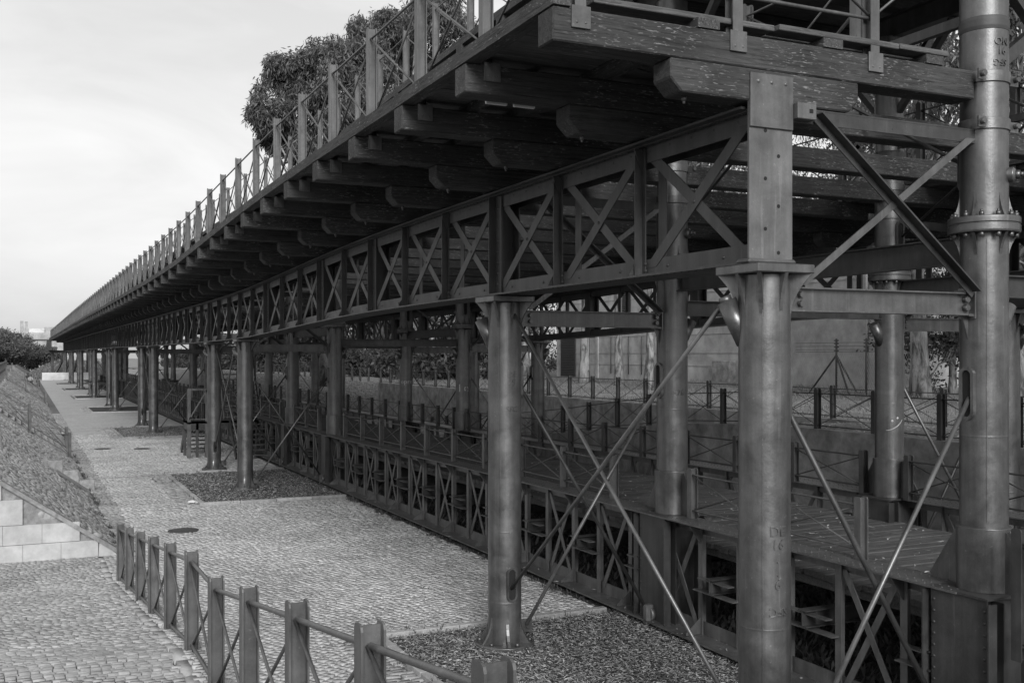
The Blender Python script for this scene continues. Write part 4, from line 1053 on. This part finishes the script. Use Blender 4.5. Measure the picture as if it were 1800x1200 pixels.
railing('terrace_railing', 'black post railing along the edge of the grassy terrace', [(20.0, 9 + 1.9*i, TZ+.03) for i in range(29)], .92, PB, 'black railings behind the pier', mat=m_black, hi=.9, lo=.1, r=.013, rb=.009)
railing('terrace_railing', 'far black post railing at the top of the cobbled bank', [(20.4, 66 + 1.9*i, TZ+.0) for i in range(20)], .92, PB, 'black railings behind the pier', mat=m_black, hi=.9, lo=.1, r=.013, rb=.009)
# ------------------------------------------------------------------ building beyond the terrace
bd = thing('building', 'long grey rendered building with a louvred door and a drainpipe', 'building', (38.2, 39.6, TZ))
BH = 7.6; BLn = 34.2
part('wall', MB().box(0, 14, 0, BLn, -.6, BH), bd, mat=m_wall)
part('coping', MB().box(-.12, 14.1, -.12, BLn+.12, BH, BH+.22), bd, mat=m_wall)
for z in (1.05, 1.85, 3.02, 4.35, 5.6):
    part('string_course', MB().box(-.03, 0, 8.9 if z < 4 else -.02, BLn, z, z+.045), bd, mat=m_wall)
for y in (9.5, 19.0, 27.5): part('pilaster', MB().box(-.10, -.001, y, y+.35, -.6, BH-.02), bd, mat=m_wall)
def louvre(name, y0, y1, z0, z1):
    f = part(name, MB().box(-.07, -.002, y0, y1, z0, z1), bd, mat=m_black)
    n = int((z1-z0)/.13)
    for i in range(n): part('slat', MB().bar((-.09, y0+.06, z0+.08+i*.13), (-.09, y1-.06, z0+.08+i*.13), .07, .02, (.6,0,.8)), f, mat=m_black)
louvre('louvred_door', 31.0, 33.4, 0, 3.1)
for y in (6.5, 8.0, 14.5, 16.0, 23.0): louvre('louvred_window', y, y+1.1, 4.75, 6.1)
part('drainpipe', MB().tube((-.12, .45, -.3), (-.12, .45, BH), .06, 10), bd, mat=m_wall)
part('drainpipe', MB().tube((-.1, 18.7, -.3), (-.1, 18.7, BH-2), .05, 8), bd, mat=m_black)
for y in (21.5, 23.2, 25.6): part('pipe', MB().tube((-.1, y, .4), (-.1, y, 3.0), .035, 8), bd, mat=m_black)
part('service_box', MB().cbox(-.5, -.001, 11.2, 12.9, -.2, 1.4, .02), bd, mat=m_conc)
b2 = thing('building', 'second pale building partly hidden behind the broad pale trunk at the right', 'building', (46, 24, TZ)); part('wall', MB().box(0, 12, 0, 13, -.5, 5.2), b2, mat=m_white); part('roof', MB().box(-.3, 12.3, -.3, 13.3, 5.2, 5.5), b2, mat=m_conc)
for y in (2.0, 5.5, 9): part('window', MB().box(-.04, .02, y, y+1.6, 1.2, 2.6), b2, mat=m_black)
# ------------------------------------------------------------------ chain-link fence with barbed wire
fe = thing('wire_fence', 'chain-link fence with barbed wire and a strutted corner post before the building', 'fence', (34, 30, TZ))
for i, y in enumerate([5.78, 7.68]):
    part('post', MB().tube((0, y, -.3), (0, y, 2.5), .05, 10), fe, mat=m_black)
    for z in (1.95, 2.12, 2.28, 2.42): part('wire_arm', MB().tube((0, y-.14, z), (0, y+.14, z), .03, 6), fe, mat=m_black)
yc = 7.68
for dy, dx in ((2.0, 0), (-.9, .0), (-.2, 1.2)): part('strut', MB().tube((0, yc, 1.75), (dx, yc+dy, -.2), .045, 8), fe, mat=m_black)
mb = MB(); 
for q in range(60):
    ya = 2.0 + q*.13
    for sg in (1, -1):
        pa, pb = (0, ya, 0.0), (0, ya + sg*1.9*.55, 1.9); mb.bar(pa, pb, .007, .007, (1,0,0))
part('chain_link', mb, fe, mat=m_wall, kind='stuff')
for z in (.05, 1.9, 2.0, 2.16, 2.32): part('wire', MB().tube((0, -3, z), (0, 10.5, z), .008, 5), fe, mat=m_black)

# ------------------------------------------------------------------ trees
def leaves_mesh(name, clumps, per, ll, lw, mat, droop=.7, spread=.45):
    """clumps: (x,y,z,r); every leaf is a small blade of its own, hanging by 'droop'"""
    c = np.repeat(np.array(clumps), per, 0); n = len(c)
    d = rng.normal(0, 1, (n, 3)); d /= np.linalg.norm(d, axis=1)[:,None]
    rad = c[:,3]*np.clip(rng.normal(.72, .3, n), 0.05, 1.5)
    P = c[:,:3] + d*rad[:,None]
    ax = rng.normal(0, 1, (n, 3)); ax[:,2] -= droop*2.2; ax /= np.linalg.norm(ax, axis=1)[:,None]
    sd = np.cross(ax, rng.normal(0, 1, (n, 3))); sd /= np.linalg.norm(sd, axis=1)[:,None]
    L_ = (ll*rng.uniform(.6, 1.4, n))[:,None]; W_ = (lw*rng.uniform(.7, 1.3, n))[:,None]
    v = np.stack([P, P + ax*L_*.45 + sd*W_/2, P + ax*L_, P + ax*L_*.45 - sd*W_/2], 1).reshape(-1, 3)
    return np_mesh(name, v, np.arange(4*n).reshape(-1, 4), mat)
def tree(name, label, base, h, r0, clumps, per, leaf, mat, cat='tree', group=None, lean=(0,0), fork=.45, bark=None, droop=.7, limbs=40):
    t = thing(name, label, cat, base, group); b = Vector(base)
    top = Vector((lean[0], lean[1], h)); n = 9; pts, rs = [], []
    for i in range(n):
        f = i/(n-1); p = top*f + Vector((math.sin(f*5+h)*.12*h*.08, math.cos(f*4+h)*.1*h*.08, 0)); pts.append(p); rs.append(r0*(1.25 if i == 0 else 1)*(1-.82*f))
    mb = MB().path(pts, rs, 10)
    cl = [(c[0]-b.x, c[1]-b.y, c[2]-b.z, c[3]) for c in clumps]
    for c in cl[::max(1, len(cl)//limbs)]:        # limbs up into the foliage masses
        f = min(.95, max(fork*.8, fork + random.uniform(-.1, .25) if c[2] > h*fork else fork*.8)); s = top*f
        e = Vector(c[:3]); m = s.lerp(e, .5) + Vector((0, 0, .08*h))*.5
        q = [s, s.lerp(m, .6), m, e]; rr_ = r0*(1-.8*f)*.55; mb.path(q, [rr_, rr_*.7, rr_*.5, rr_*.15], 6)
    part('trunk', mb, t, mat=bark or m_bark)
    part('crown', leaves_mesh('crown', cl, per, leaf[0], leaf[1], mat, droop), t)
    return t
def px_clumps(pts, Y, jy=4):
    o = []
    for u, v, r in pts:
        p = at(u, v, Y + random.uniform(-jy, jy)); o.append((p.x, p.y, p.z, r*Y/1850))
    return o
def sub(clumps, n, f=.42):     # break each mass into smaller sprays for an uneven outline
    o = []
    for x, y, z, r in clumps:
        for _ in range(n):
            d = Vector((random.gauss(0, 1), random.gauss(0, 1), random.gauss(0, 1))).normalized()*r*random.uniform(.45, 1.05)
            o.append((x+d.x, y+d.y, z+d.z, r*f*random.uniform(.7, 1.25)))
    return o
# the tall eucalyptus pair above the deck
c1 = px_clumps([(470,190,34),(500,140,36),(485,230,30),(545,120,40),(590,115,44),(540,190,48),(600,180,52),(560,250,48),(510,250,30),(640,120,40),(640,210,50),(600,290,40)], 68)
b = at(575, 640, 68); tree('eucalyptus_tree', 'tall eucalyptus with a dense rounded crown showing above the deck railing', (b.x, b.y, TZ-.3), 17, .5, sub(c1, 19), 300, (.38, .085), m_leaf, group='trees behind the pier', limbs=11)
c2 = px_clumps([(640,60,30),(670,45,30),(690,80,40),(700,130,44),(660,100,34),(725,40,40),(760,20,44),(740,110,50),(790,70,46),(720,190,50),(770,-30,40)], 76)
b = at(715, 640, 76); tree('eucalyptus_tree', 'taller eucalyptus whose crown runs out of the top of the picture', (b.x, b.y, TZ-.3), 24, .55, sub(c2, 18), 280, (.38, .085), m_leaf, group='trees behind the pier', limbs=11)
def simple_tree(name, label, u, Y, zb, h, cr, ch, n, per, r0, leaf=(.34, .09), mat=None, low=.35, lean=(0, 0), droop=.7):
    b = at(u, 640, Y); cl = []
    for _ in range(n):
        a = random.uniform(0, 6.28); f = random.random(); zz = h*(low + (1.02-low)*f); rad = cr*math.sqrt(random.random())*math.sin(math.pi*(.18+.8*f))
        cl.append((b.x+lean[0]*f+rad*math.cos(a), b.y+lean[1]*f+rad*math.sin(a), zb+zz, ch*random.uniform(.6, 1.3)))
    tree(name, label, (b.x, b.y, zb-.3), h, r0, cl, per, leaf, mat or m_leaf, group='trees behind the pier', lean=lean, fork=max(low, .3), droop=droop)
E_ = 'eucalyptus_tree'
simple_tree(E_, 'pale blotched eucalyptus trunk with a dark scorched foot, next to the louvred door', 1026, 62, TZ, 13, 3.4, 1.0, 34, 230, .33, low=.5)
simple_tree(E_, 'slender eucalyptus trunk with peeling dark patches in front of the grey building', 1092, 58, TZ, 12, 3.0, .9, 30, 230, .26, low=.55, lean=(-.6, .4))
simple_tree(E_, 'smooth pale eucalyptus trunk close to the walkway column, before the grey building', 1140, 54, TZ, 13, 3.0, .9, 32, 230, .26, low=.55)
simple_tree(E_, 'broad pale eucalyptus trunk between the smiling column and the tall bolted column', 1612, 42, TZ, 15, 4.5, 1.1, 60, 240, .40, low=.42)
simple_tree(E_, 'eucalyptus with hanging foliage at the right edge of the picture', 1785, 34, TZ, 14, 4.2, 1.0, 56, 240, .34, low=.3)
simple_tree(E_, 'eucalyptus with hanging foliage seen through the frame above the crossed flat bars', 1500, 64, TZ, 19, 5.2, 1.2, 56, 220, .4, low=.38)
simple_tree(E_, 'eucalyptus behind the grey building, seen between the timber cross beams', 1330, 88, TZ, 20, 5.5, 1.4, 50, 220, .4, low=.35)
simple_tree(E_, 'dark leafy eucalyptus left of the grey building, behind the scribbled column', 925, 88, TZ, 16, 4.6, 1.3, 44, 220, .4, low=.25)
B_ = 'broadleaf_tree'
simple_tree(B_, 'dark low broadleaf tree above the cobbled bank', 745, 92, 1.6, 11, 4.4, 1.2, 46, 240, .35, (.34, .2), m_leaf2, .18, droop=.2)
simple_tree(B_, 'leafy tree with two leaning trunks at the top of the cobbled bank', 672, 100, 1.6, 11, 4.4, 1.2, 44, 240, .4, (.34, .2), m_leaf2, .22, (1.2, 0), .2)
simple_tree(B_, 'small tree seen through the gap beside the staircase', 475, 120, 1.4, 8, 3.4, 1.1, 30, 200, .25, (.36, .22), m_leaf2, .12, droop=.2)
simple_tree(B_, 'small dark tree seen between the columns further along the pier', 560, 128, 1.4, 9, 3.6, 1.2, 30, 200, .28, (.36, .22), m_leaf2, .12, droop=.2)
simple_tree(B_, 'dense bushy tree beside the broad pale trunk at the right', 1672, 48, TZ, 8, 3.0, .9, 46, 230, .2, (.24, .12), m_leaf2, .05, droop=.3)
simple_tree(B_, 'dense tree behind the second pale building at the far right', 1760, 70, TZ, 15, 6, 1.5, 56, 220, .3, (.36, .2), m_leaf2, .1, droop=.3)
simple_tree(B_, 'dark tree filling the gap behind the thick middle columns', 860, 118, 1.5, 14, 6.5, 1.6, 50, 220, .4, (.4, .24), m_leaf2, .12, droop=.2)
simple_tree(E_, 'tall eucalyptus behind the flat plate column, its top hidden by the deck', 1235, 74, TZ, 25, 5.5, 1.3, 70, 230, .45, low=.4)
simple_tree(E_, 'tall eucalyptus seen between the lattice girder bars, left of the flat plate', 1120, 98, TZ, 30, 6.5, 1.5, 80, 230, .5, low=.35)
# everything further off reads as one dark mass of foliage
tl = []
for q in range(300):
    y = random.uniform(70, 330); x = 30 + (y-70)*.05 + random.uniform(0, 40) + (12 if y < 110 else 0)
    h = random.uniform(6, 13) + (8 if y < 120 else 0); tl.append((x, y, 1 + h*random.random(), random.uniform(1.6, 3.0)))
for q in range(120):
    y = random.uniform(14, 60); tl.append((random.uniform(54, 90), y, 2 + 13*random.random(), random.uniform(1.6, 3.0)))
for q in range(150):
    y = random.uniform(62, 250); tl.append((22.5 + random.random()*7 + (y-62)*.03, y, 2 + 2.2*random.random()**2, random.uniform(.5, 1.1)))
struct('treeline', leaves_mesh('treeline', tl, 480, .42, .17, m_leaf2, .3), None, 'stuff')
# far trees at the left end
def far_tree(label, u, Y, zb, h, cr, n, per=300):
    b = at(u, 640, Y); cl = []
    for _ in range(n):
        a = random.uniform(0, 6.28); f = random.random(); rad = cr*math.sqrt(random.random())*math.sin(math.pi*(.15+.75*f)); cl.append((b.x+rad*math.cos(a), b.y+rad*math.sin(a), zb+h*(.3+.7*f), 1.25*random.uniform(.6, 1.3)))
    tree('broadleaf_tree', label, (b.x, b.y, zb-.3), h*.9, .4, cl, per, (.5, .22), m_leaf3, group='trees at the far end', fork=.35, droop=.1)
far_tree('broad tree at the far left edge of the picture beyond the embankment', 4, 215, .6, 7.6, 5.6, 56)
far_tree('broad tree in front of the white far building', 26, 225, .5, 6.9, 4.6, 44)
far_tree('low round tree next to the far end of the pier', 66, 240, .3, 4.7, 5.0, 44)
far_tree('low bush at the far left under the larger tree', -28, 205, .6, 7.5, 7, 46)

# ------------------------------------------------------------------ far end: white wall, buildings, timber trestle, people
solo('end_parapet', MB().cbox(2.6, 9.5, 171.6, 172.0, -.1, 1.12, .02), m_white, 'low white wall closing the paved plaza at its far end', 'wall')
fb = thing('building', 'white flat-roofed far building with a small tower, above the trees at the left', 'building', (0, 330, 0)); 
p = at(70, 622, 330); fb.location = (p.x, p.y, 0)
part('wall', MB().box(-5, 16, 0, 14, -.5, 10.6), fb, mat=m_wall); part('upper_storey', MB().box(-4.5, 1.4, 1, 12, 10.6, 11.9), fb, mat=m_white); part('roof_block', MB().box(1.5, 14, 1, 10, 10.6, 12.4), fb, mat=m_wall)
part('tower', MB().box(-5.6, -4.6, .5, 1.5, 10.6, 14.2).box(-4.3, -3.4, .5, .95, 10.6, 14.0), fb, mat=m_wall); part('roof_edge', MB().box(-5.2, 16.2, -.35, 14, 8.2, 8.5), fb, mat=m_black)
for i in range(5): part('window', MB().box(-5+i*4, -3+i*4, -.05, .02, 4.2, 6.2), fb, mat=m_black)
pv = thing('pavilion', 'low dark-roofed kiosk with pale window frames at the far end of the path', 'kiosk', (0, 260, 0)); p = at(60, 640, 262); pv.location = (p.x, p.y, 0)
part('wall', MB().box(-3.2, 4.5, 0, 5, -.5, 2.9), pv, mat=m_conc); part('roof', MB().box(-4.5, 6, -.8, 6, 2.9, 3.3), pv, mat=m_black)
for i in range(3): part('window', MB().box(-2.2+i*2.1, -.9+i*2.1, -.05, .03, .8, 2.3), pv, mat=m_white)
tr = thing('timber_trestle', 'dark timber trestle with raking legs at the far end of the pier', 'trestle', (6.5, 183, 0))
mb = MB().box(-3.4, 8.5, -.2, .2, 4.05, 4.5); part('cap_beam', mb, tr, mat=m_tx)
for x in (-2.2, .4, 3.0, 6): part('post', MB().box(x-.2, x+.2, -.18, .18, -.3, 4.05), tr, mat=m_iron_shade)
for xa, xb in ((-.6, -2.6), (.5, -1.3), (1.6, .2)):
    pts = [Vector((xa + (xb-xa)*(i/6)**1.8, .0, 4.05 - 4.2*i/6)) for i in range(7)]; part('raking_leg', MB().path(pts, .22, 6), tr, mat=m_iron_shade)
for i in range(4):
    part('deck_beam', MB().box(-2.8+i*3.2, -2.4+i*3.2, -6, 26, 4.5, 4.9), tr, mat=m_ty)
part('deck_edge', MB().box(-2.6, -2.46, -6, 26, 4.92, 6.2), tr, mat=m_ty)
struct('dry_slope', MB().add([(.6,174,-.1),(14,174,.05),(14,190,1.3),(3,190,.5),(14,215,2.6),(3,215,1.2),(.5,215,-.2)], [(0,1,2,3),(3,2,4,5),(0,3,5,6)]), m_dry)
ef = [( -2.0, 40+2.0*i, EZ-.0 - .0*i) for i in range(60)]
railing('embankment_railing', 'dark post railing along the top of the embankment at the left edge', ef, 1.0, post_mesh(1.0, .12, .12, m_black), mat=m_black, hi=.9, lo=.1, r=.02, rb=.016)
# post railings beside the slope steps
def on_slope(f): return EX0 + (EX1-EX0)*f, EZ*f
SP = post_mesh(.95, .11, .11, m_post)
for j, (yy_, lab) in enumerate([(41.55, 'sloping railing of posts and rods beside the near steps up the embankment'), (44.75, 'second sloping railing of posts and rods, across the steps from the first'), (86.4, 'smaller sloping railing beside the steps further along the embankment'), (89.6, 'further sloping railing across the more distant embankment steps'), (129.9, 'tiny far sloping railing by the last embankment steps')]):
    pts = []
    for f in (.06, .52, .98):
        x, z = on_slope(f); pts.append((x, yy_, z))
    railing('slope_railing', lab, pts, .95, SP, 'railings up the embankment', hi=.86, lo=.12, r=.012, rb=.009)
# distant people, each one continuous body grown over a small skeleton
def person(label, loc, h, yaw, pose, shade_top, shade_low, group='people in the distance'):
    t = thing('person', label, 'person', loc, group, yaw)
    if pose == 'walk':
        J = {'hip': (0,0,.52), 'chest': (0,.01,.74), 'neck': (0,.01,.85), 'head': (0,.02,.93), 'sl': (-.11,0,.81), 'sr': (.11,0,.81), 'el': (-.14,.05,.66), 'er': (.14,-.05,.66), 'hl': (-.13,.12,.53), 'hr': (.13,-.02,.51), 'kl': (-.06,.08,.28), 'kr': (.06,-.02,.28), 'fl': (-.06,.10,.03), 'fr': (.06,-.14,.04), 'tl': (-.06,.19,.015), 'tr': (.06,-.06,.01)}
    else:
        J = {'hip': (0,0,.08), 'chest': (0,.03,.30), 'neck': (0,.06,.41), 'head': (0,.08,.49), 'sl': (-.11,.04,.37), 'sr': (.11,.04,.37), 'el': (-.14,.13,.24), 'er': (.14,.13,.24), 'hl': (-.09,.24,.22), 'hr': (.09,.24,.22), 'kl': (-.07,.26,.16), 'kr': (.07,.26,.16), 'fl': (-.07,.33,-.08), 'fr': (.07,.33,-.08), 'tl': (-.07,.40,-.10), 'tr': (.07,.40,-.10)}
    R = {'hip': .07, 'chest': .085, 'neck': .032, 'head': .055, 'sl': .04, 'sr': .04, 'el': .028, 'er': .028, 'hl': .02, 'hr': .02, 'kl': .04, 'kr': .04, 'fl': .026, 'fr': .026, 'tl': .022, 'tr': .022}
    names = list(J); E2 = [('hip','chest'),('chest','neck'),('neck','head'),('chest','sl'),('chest','sr'),('sl','el'),('sr','er'),('el','hl'),('er','hr'),('hip','kl'),('hip','kr'),('kl','fl'),('kr','fr'),('fl','tl'),('fr','tr')]
    me = bpy.data.meshes.new('body'); me.from_pydata([Vector(J[n])*h for n in names], [(names.index(a), names.index(b_)) for a, b_ in E2], [])
    me.materials.append(shade_top)
    o = part('body', me, t); md = o.modifiers.new('skin', 'SKIN')
    for n_, sv in zip(names, me.skin_vertices[0].data): sv.radius = (R[n_]*h, R[n_]*h)
    me.skin_vertices[0].data[0].use_root = True
    o.modifiers.new('sub', 'SUBSURF').levels = 1; o.modifiers['sub'].render_levels = 1
    c = Vector(J['head'])*h; part('hair', MB().lathe([(.058*h, -.01*h), (.062*h, .03*h), (.04*h, .06*h), (.005*h, .068*h)], 10, (c.x, c.y-.012*h, c.z)), t, mat=m_black)
    tr_ = MB()
    for a, b_, r_ in (('hip', 'kl', .062), ('hip', 'kr', .062), ('kl', 'fl', .045), ('kr', 'fr', .045)):
        tr_.tube(Vector(J[a])*h, Vector(J[b_])*h, r_*h, 8, r_*.8*h)
    part('trousers', tr_, t, mat=shade_low)
x, z = on_slope(.44); person('seated person in dark clothes on the far embankment steps', (x, 128.6, z), 1.7, math.radians(200), 'sit', m_black, m_black)
x, z = on_slope(.34); person('seated person in a lighter top just below the dark seated figure', (x, 127.2, z), 1.65, math.radians(190), 'sit', m_wall, m_black)
x, z = on_slope(.06); person('lone crouched dark figure at the foot of the far embankment', (x+.1, 139, z), 1.6, math.radians(185), 'sit', m_black, m_black)
for lab, u, Y, tp, lw in (('person in a white top walking near the far trees at the left edge', 4.5, 330, m_white, m_black), ('person in dark clothes walking beside the white-topped person', 9.5, 332, m_wall, m_black), ('person in a pale shirt walking on the far path by the kiosk', 28.5, 350, m_white, m_wall), ('person in grey walking on the far path nearest the kiosk', 38, 345, m_wall, m_wall)):
    p = at(u, 640, Y); person(lab, (p.x, p.y, .35), 1.72, random.uniform(0, 6), 'walk', tp, lw)

# ------------------------------------------------------------------ litter, weeds and grass
def blades(name, P, ll, lw, mat, up=1.0, flat=False):
    n = len(P); a = rng.uniform(0, 2*np.pi, n)
    if flat:
        ax = np.stack([np.cos(a), np.sin(a), rng.normal(0, .16, n)], 1)
    else:
        ax = np.stack([np.cos(a)*.55, np.sin(a)*.55, np.full(n, up)*rng.uniform(.5, 1.2, n)], 1)
    sd = np.stack([-np.sin(a), np.cos(a), rng.normal(0, .25, n)], 1)
    L_ = (ll*rng.uniform(.5, 1.5, n))[:,None]; W_ = (lw*rng.uniform(.6, 1.4, n))[:,None]
    bend = rng.normal(0, .28, (n, 1))
    v = np.stack([P, P + ax*L_*.5 + sd*(W_/2 + bend*L_*.3), P + ax*L_, P + ax*L_*.5 + sd*(-W_/2 + bend*L_*.3)], 1).reshape(-1, 3)
    return struct(name, np_mesh(name, v, np.arange(4*n).reshape(-1, 4), mat), None, 'stuff')
def scatter(n, x0, x1, y0, y1, z): return np.stack([rng.uniform(x0, x1, n), rng.uniform(y0, y1, n), np.full(n, z) if np.isscalar(z) else z], 1)
def lift(P, s): P[:,2] += rng.uniform(0, s, len(P)); return P
blades('leaf_litter', lift(scatter(60000, 4.5, 8.3, 5.5, 13.75, .02), .05), .062, .012, m_litter, flat=True)
for x0, x1, y0, y1 in beds[1:3]: blades('leaf_litter', lift(scatter(20000, x0, x1, y0, y1, .02), .04), .07, .016, m_litter, flat=True)
P = scatter(6000, 2.4, 8.1, 13.9, 27, .02); k = rng.random(len(P)) < ((P[:,0]-2.4)/5.7)**2.2*np.clip((30-P[:,1])/14, .2, 1); blades('fallen_leaves', P[k], .075, .016, m_litter, flat=True)
P = scatter(1500, 8.8, 12.3, 6.5, 30, 0); P[:,2] = [wz(y, 1.27)+.012 for y in P[:,1]]; blades('fallen_leaves', P, .08, .02, m_litter, flat=True)
for x0, x1, y0, y1 in beds[:3]:      # leaves strayed over the kerbs
    P = np.concatenate([scatter(500, x0-.9, x1, y1-.1, y1+1.2, .018), scatter(400, x0-1.0, x0, max(y0, 7), y1, .018), scatter(400, x0, x1, y0-1.2, y0, .018)]); blades('fallen_leaves', P, .07, .016, m_litter, flat=True)
P = scatter(240, 8.02, 8.5, 7.5, 32, 0); P[:,2] = [.125*(1+dz(y)/H0)+.004 for y in P[:,1]]; blades('fallen_leaves', P, .08, .02, m_litter, flat=True)
struct('walkway_earth', MB().add([(8.0,-2,.016),(16.0,-2,.016),(16.0,172,.016),(8.0,172,.016)], [(0,1,2,3)]), m_earth)
blades('weeds', scatter(15000, 8.5, 12.4, 6, 34, .015), .16, .05, m_weed, .8)
blades('leaf_litter', lift(scatter(15000, 8.0, 12.6, 5, 34, .02), .04), .09, .025, m_weed, flat=True)
n = 26000; P = scatter(n, 20.2, 38, 12, 66, TZ); P[:,2] += .12*np.sin(P[:,0]*1.3+P[:,1]*.4)*.6; k = rng.random(n) < .45+.55*(np.sin(P[:,0]*.9)*np.sin(P[:,1]*.6) > -.2); blades('dry_grass', P[k], .2, .022, m_grass, .9)
P = scatter(2600, 19.95, 20.7, 14, 60, TZ+.04); blades('dry_grass', P, .25, .02, m_grass, .4)
P = scatter(7000, 1, 13, 177, 214, 0); P[:,2] = np.interp(P[:,1], [176, 190, 215], [.1, 1.2, 2.6])*np.clip((P[:,0]-.5)/5, 0, 1); blades('dry_grass', P, .35, .12, m_grass, 1.0)
P = scatter(4000, 16.4, 19.7, 12, 44, 0); P[:,2] = [rrz(y)+.01 for y in P[:,1]]; blades('fallen_leaves', P, .12, .04, m_litter, flat=True)

def tufts(cs, n, r): return np.concatenate([np.array(c) + np.stack([rng.normal(0, r, n), rng.normal(0, r, n), np.zeros(n)], 1) for c in cs])
cs = [(1.72+random.uniform(-.02, .06), random.uniform(22, 60), .0) for _ in range(60)] + [(1.66, random.uniform(8, 21), 0) for _ in range(14)] + [(7.98+random.uniform(-.1, .05), random.uniform(14.2, 28), 0) for _ in range(40)]
for x0, x1, y0, y1 in beds[:3]: cs += [(x0+random.uniform(-.15, .1), random.uniform(max(y0, 8), y1), 0) for _ in range(9)] + [(random.uniform(x0, x1), random.choice((y0, y1))+random.uniform(-.15, .15), 0) for _ in range(10)]
blades('weeds', tufts(cs, 26, .045), .085, .014, m_weed, 1.1)
sl = []
for _ in range(90):
    f = random.random(); sl.append((EX0+(EX1-EX0)*f, random.uniform(22.3, 70), EZ*f))
blades('weeds', tufts(sl, 22, .04), .09, .016, m_grass, 1.0)
pp = MB(); bmp = bmesh.new(); bmesh.ops.create_icosphere(bmp, subdivisions=2, radius=.09)
for v_ in bmp.verts: v_.co = Vector((v_.co.x*1.5, v_.co.y, v_.co.z*.5))*random.uniform(.75, 1.2)
pp.bm(bmp); po = solo('crumpled_paper', pp, m_tube, 'crumpled white paper lying by the kerb corner of the middle bed', 'litter'); po.location = (4.02, 28.35, .05)
